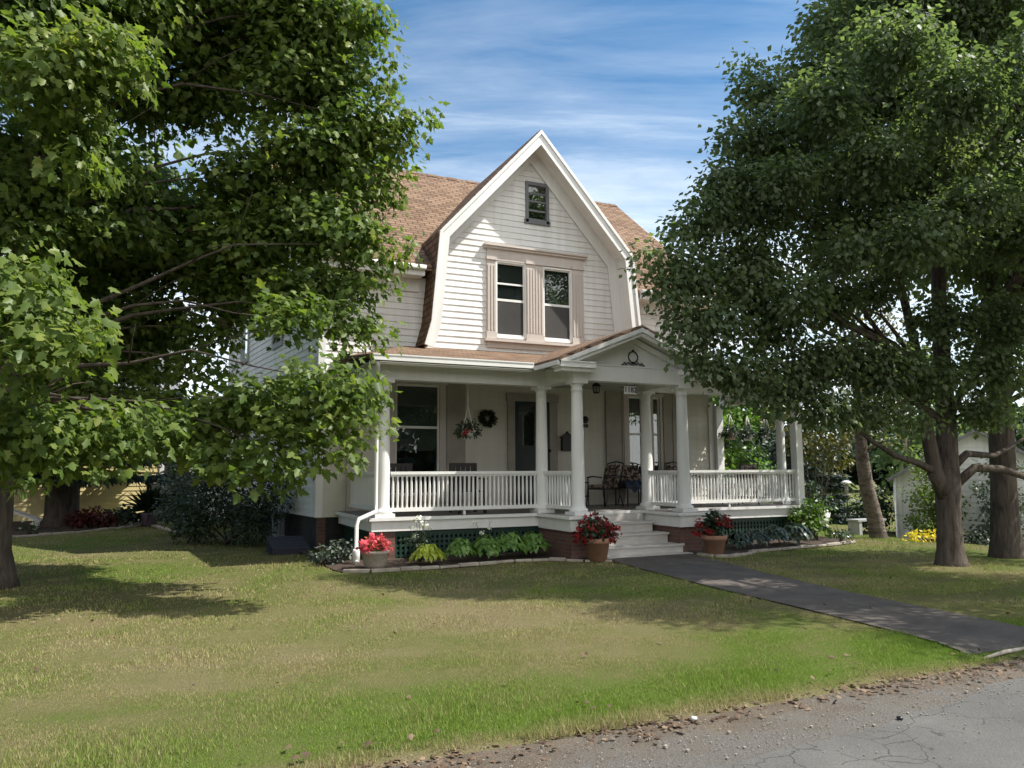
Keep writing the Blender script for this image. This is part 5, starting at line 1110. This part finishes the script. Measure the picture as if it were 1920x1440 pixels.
for i in range(n):
    c=Vector((x[i],y[i],(-.012 if y[i]>road_edge(x[i]) else .001))); r=float(s[i]); mb.obox(c+Vector((0,0,r*.4)),(r*1.3,r*.3,0),(-r*.25,r,0),(r*.1,0,r*.6))
tag(mb.build('gravel',M['grit']),'loose gravel along the broken road edge','gravel',kind='stuff')
def rock(loc,r,label,m='stone'):
    mb=MB(); mb.lathe([(0,-r*.4),(r*.8,-r*.3),(r,0),(r*.75,r*.4),(0,r*.55)],(0,0,0),9); me=mb.mesh('stone')
    rr=random.Random(int(loc[0]*100))
    for v_ in me.vertices: v_.co*=rr.uniform(.85,1.15)
    me.transform(Matrix.Translation(loc)); tag(link('stone',me,M[m],None,loc),label,'stone')
rock((3.05,3.98,0),.022,'white stone lying on the dirt verge','white_plastic')
rock((4.15,3.42,.008),.02,'small black lump on the road edge','iron')
f=tag(MB().tube([(6.05,4.18,.0),(6.35,4.2,.02),(6.7,4.26,.0),(7.0,4.23,.02),(7.5,4.28,.015)],[.012,.018,.016,.014,.008],7).build('broken_kerb',M['stone'],loc=(6.5,4.2,0)),'pale broken kerb strip where the path meets the verge','kerb')

GROUPS={'hanging_basket':'hanging baskets along the porch','flower_pot':'flower pots around the porch front','slatted_chair':'dark slatted chairs on the left of the porch','maple_tree':'shade trees on the front lawn','spruce_tree':'conifers behind the gardens','background_tree':'trees beyond the neighbouring houses','stone_edging':'stone edgings of the beds','hedge_plant':'hedge plants at the back of the garden','shed_shrub':'shrubs along the white shed','garden_shrub':'green shrubs past the right porch corner','stone':'small stones on the road edge'}
for o in COL.objects:
    k=o.name.split('.')[0]
    if o.parent is None and 'label' in o and 'group' not in o and k in GROUPS: o['group']=GROUPS[k]
# ------------------------------------------------------------------ light, sky, camera
SUN_EL,SUN_AZ=rad(53),rad(27)      # azimuth: from +X towards -Y
sd=Vector((math.cos(SUN_EL)*math.cos(SUN_AZ),-math.cos(SUN_EL)*math.sin(SUN_AZ),math.sin(SUN_EL)))
L=bpy.data.lights.new('sun','SUN'); L.energy=3.9; L.angle=rad(.53); L.color=(1,.95,.87); so=bpy.data.objects.new('sun',L); COL.objects.link(so); so.rotation_euler=sd.to_track_quat('Z','Y').to_euler(); so.location=(30,-15,40)
w=bpy.data.worlds.new('World'); S.world=w; w.use_nodes=True; nt=w.node_tree; bg=nt.nodes['Background']
sky=nt.nodes.new('ShaderNodeTexSky'); sky.sky_type='NISHITA'; sky.sun_disc=False; sky.sun_elevation=SUN_EL; sky.sun_rotation=rad(90)+SUN_AZ; sky.air_density=1.0; sky.dust_density=.6; sky.ozone_density=2.2
tc=nt.nodes.new('ShaderNodeTexCoord'); g=tc.outputs['Generated']
sep=nt.nodes.new('ShaderNodeSeparateXYZ'); nt.links.new(g,sep.inputs[0])
zz=math_(nt,'MAXIMUM',sep.outputs[2],.02)
den=math_(nt,'ADD',zz,.10); cv=nt.nodes.new('ShaderNodeCombineXYZ'); nt.links.new(math_(nt,'DIVIDE',sep.outputs[0],den),cv.inputs[0]); nt.links.new(math_(nt,'DIVIDE',sep.outputs[1],den),cv.inputs[1])
ro=mapv(nt,cv.outputs[0],(1,1,1),(0,0,rad(22)))
st=mapv(nt,ro,(.38,1.5,1)); big=mapv(nt,ro,(.30,.62,1))
n1=noise(nt,1.5,8,st,.62,.5); n2=noise(nt,.8,4,big,.5,.2); n3=noise(nt,5,6,mapv(nt,ro,(.35,1.6,1)),.6,.6)
cl=math_(nt,'ADD',math_(nt,'MULTIPLY',n1,.46),math_(nt,'ADD',math_(nt,'MULTIPLY',n2,.38),math_(nt,'MULTIPLY',n3,.16)))
hz=math_(nt,'SUBTRACT',1.0,math_(nt,'DIVIDE',zz,.62),True)
cl=math_(nt,'ADD',cl,math_(nt,'MULTIPLY',hz,.46))
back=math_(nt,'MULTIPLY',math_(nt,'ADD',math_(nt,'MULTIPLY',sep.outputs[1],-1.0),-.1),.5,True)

cf=ramp(nt,[(.56,(0,0,0)),(.66,(.18,.18,.18)),(.77,(.55,.55,.55)),(.92,(.92,.92,.92))],cl)
skyc=mixc(nt,1.0,sky.outputs[0],(.26,.46,.54),'MULTIPLY')
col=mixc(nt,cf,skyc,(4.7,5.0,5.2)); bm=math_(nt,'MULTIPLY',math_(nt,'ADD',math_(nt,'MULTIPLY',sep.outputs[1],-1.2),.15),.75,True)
col=mixc(nt,bm,col,(6.6,6.5,6.3)); nt.links.new(col,bg.inputs[0]); bg.inputs[1].default_value=.15  # brighter sky behind the camera, added as fill light for the house front
S.view_settings.view_transform='Standard'; S.view_settings.look='None'; S.view_settings.exposure=1.0; S.view_settings.gamma=1
cd=bpy.data.cameras.new('camera'); cam=bpy.data.objects.new('camera',cd); COL.objects.link(cam); S.camera=cam
yaw,pit,rol=rad(24.8),rad(6.5),rad(.3)
f=Vector((math.sin(yaw)*math.cos(pit),math.cos(yaw)*math.cos(pit),math.sin(pit))); r_=Vector((math.cos(yaw),-math.sin(yaw),0)); u_=r_.cross(f)
r2=r_*math.cos(rol)-u_*math.sin(rol); u2=u_*math.cos(rol)+r_*math.sin(rol)
cam.matrix_world=Matrix(((r2.x,u2.x,-f.x,0),(r2.y,u2.y,-f.y,0),(r2.z,u2.z,-f.z,1.5),(0,0,0,1)))
cd.sensor_width=36; cd.lens=36*1442/1920; cd.clip_end=600; cd.clip_start=.05
S.cycles.max_bounces=7; S.cycles.transparent_max_bounces=12; S.cycles.use_denoising=True
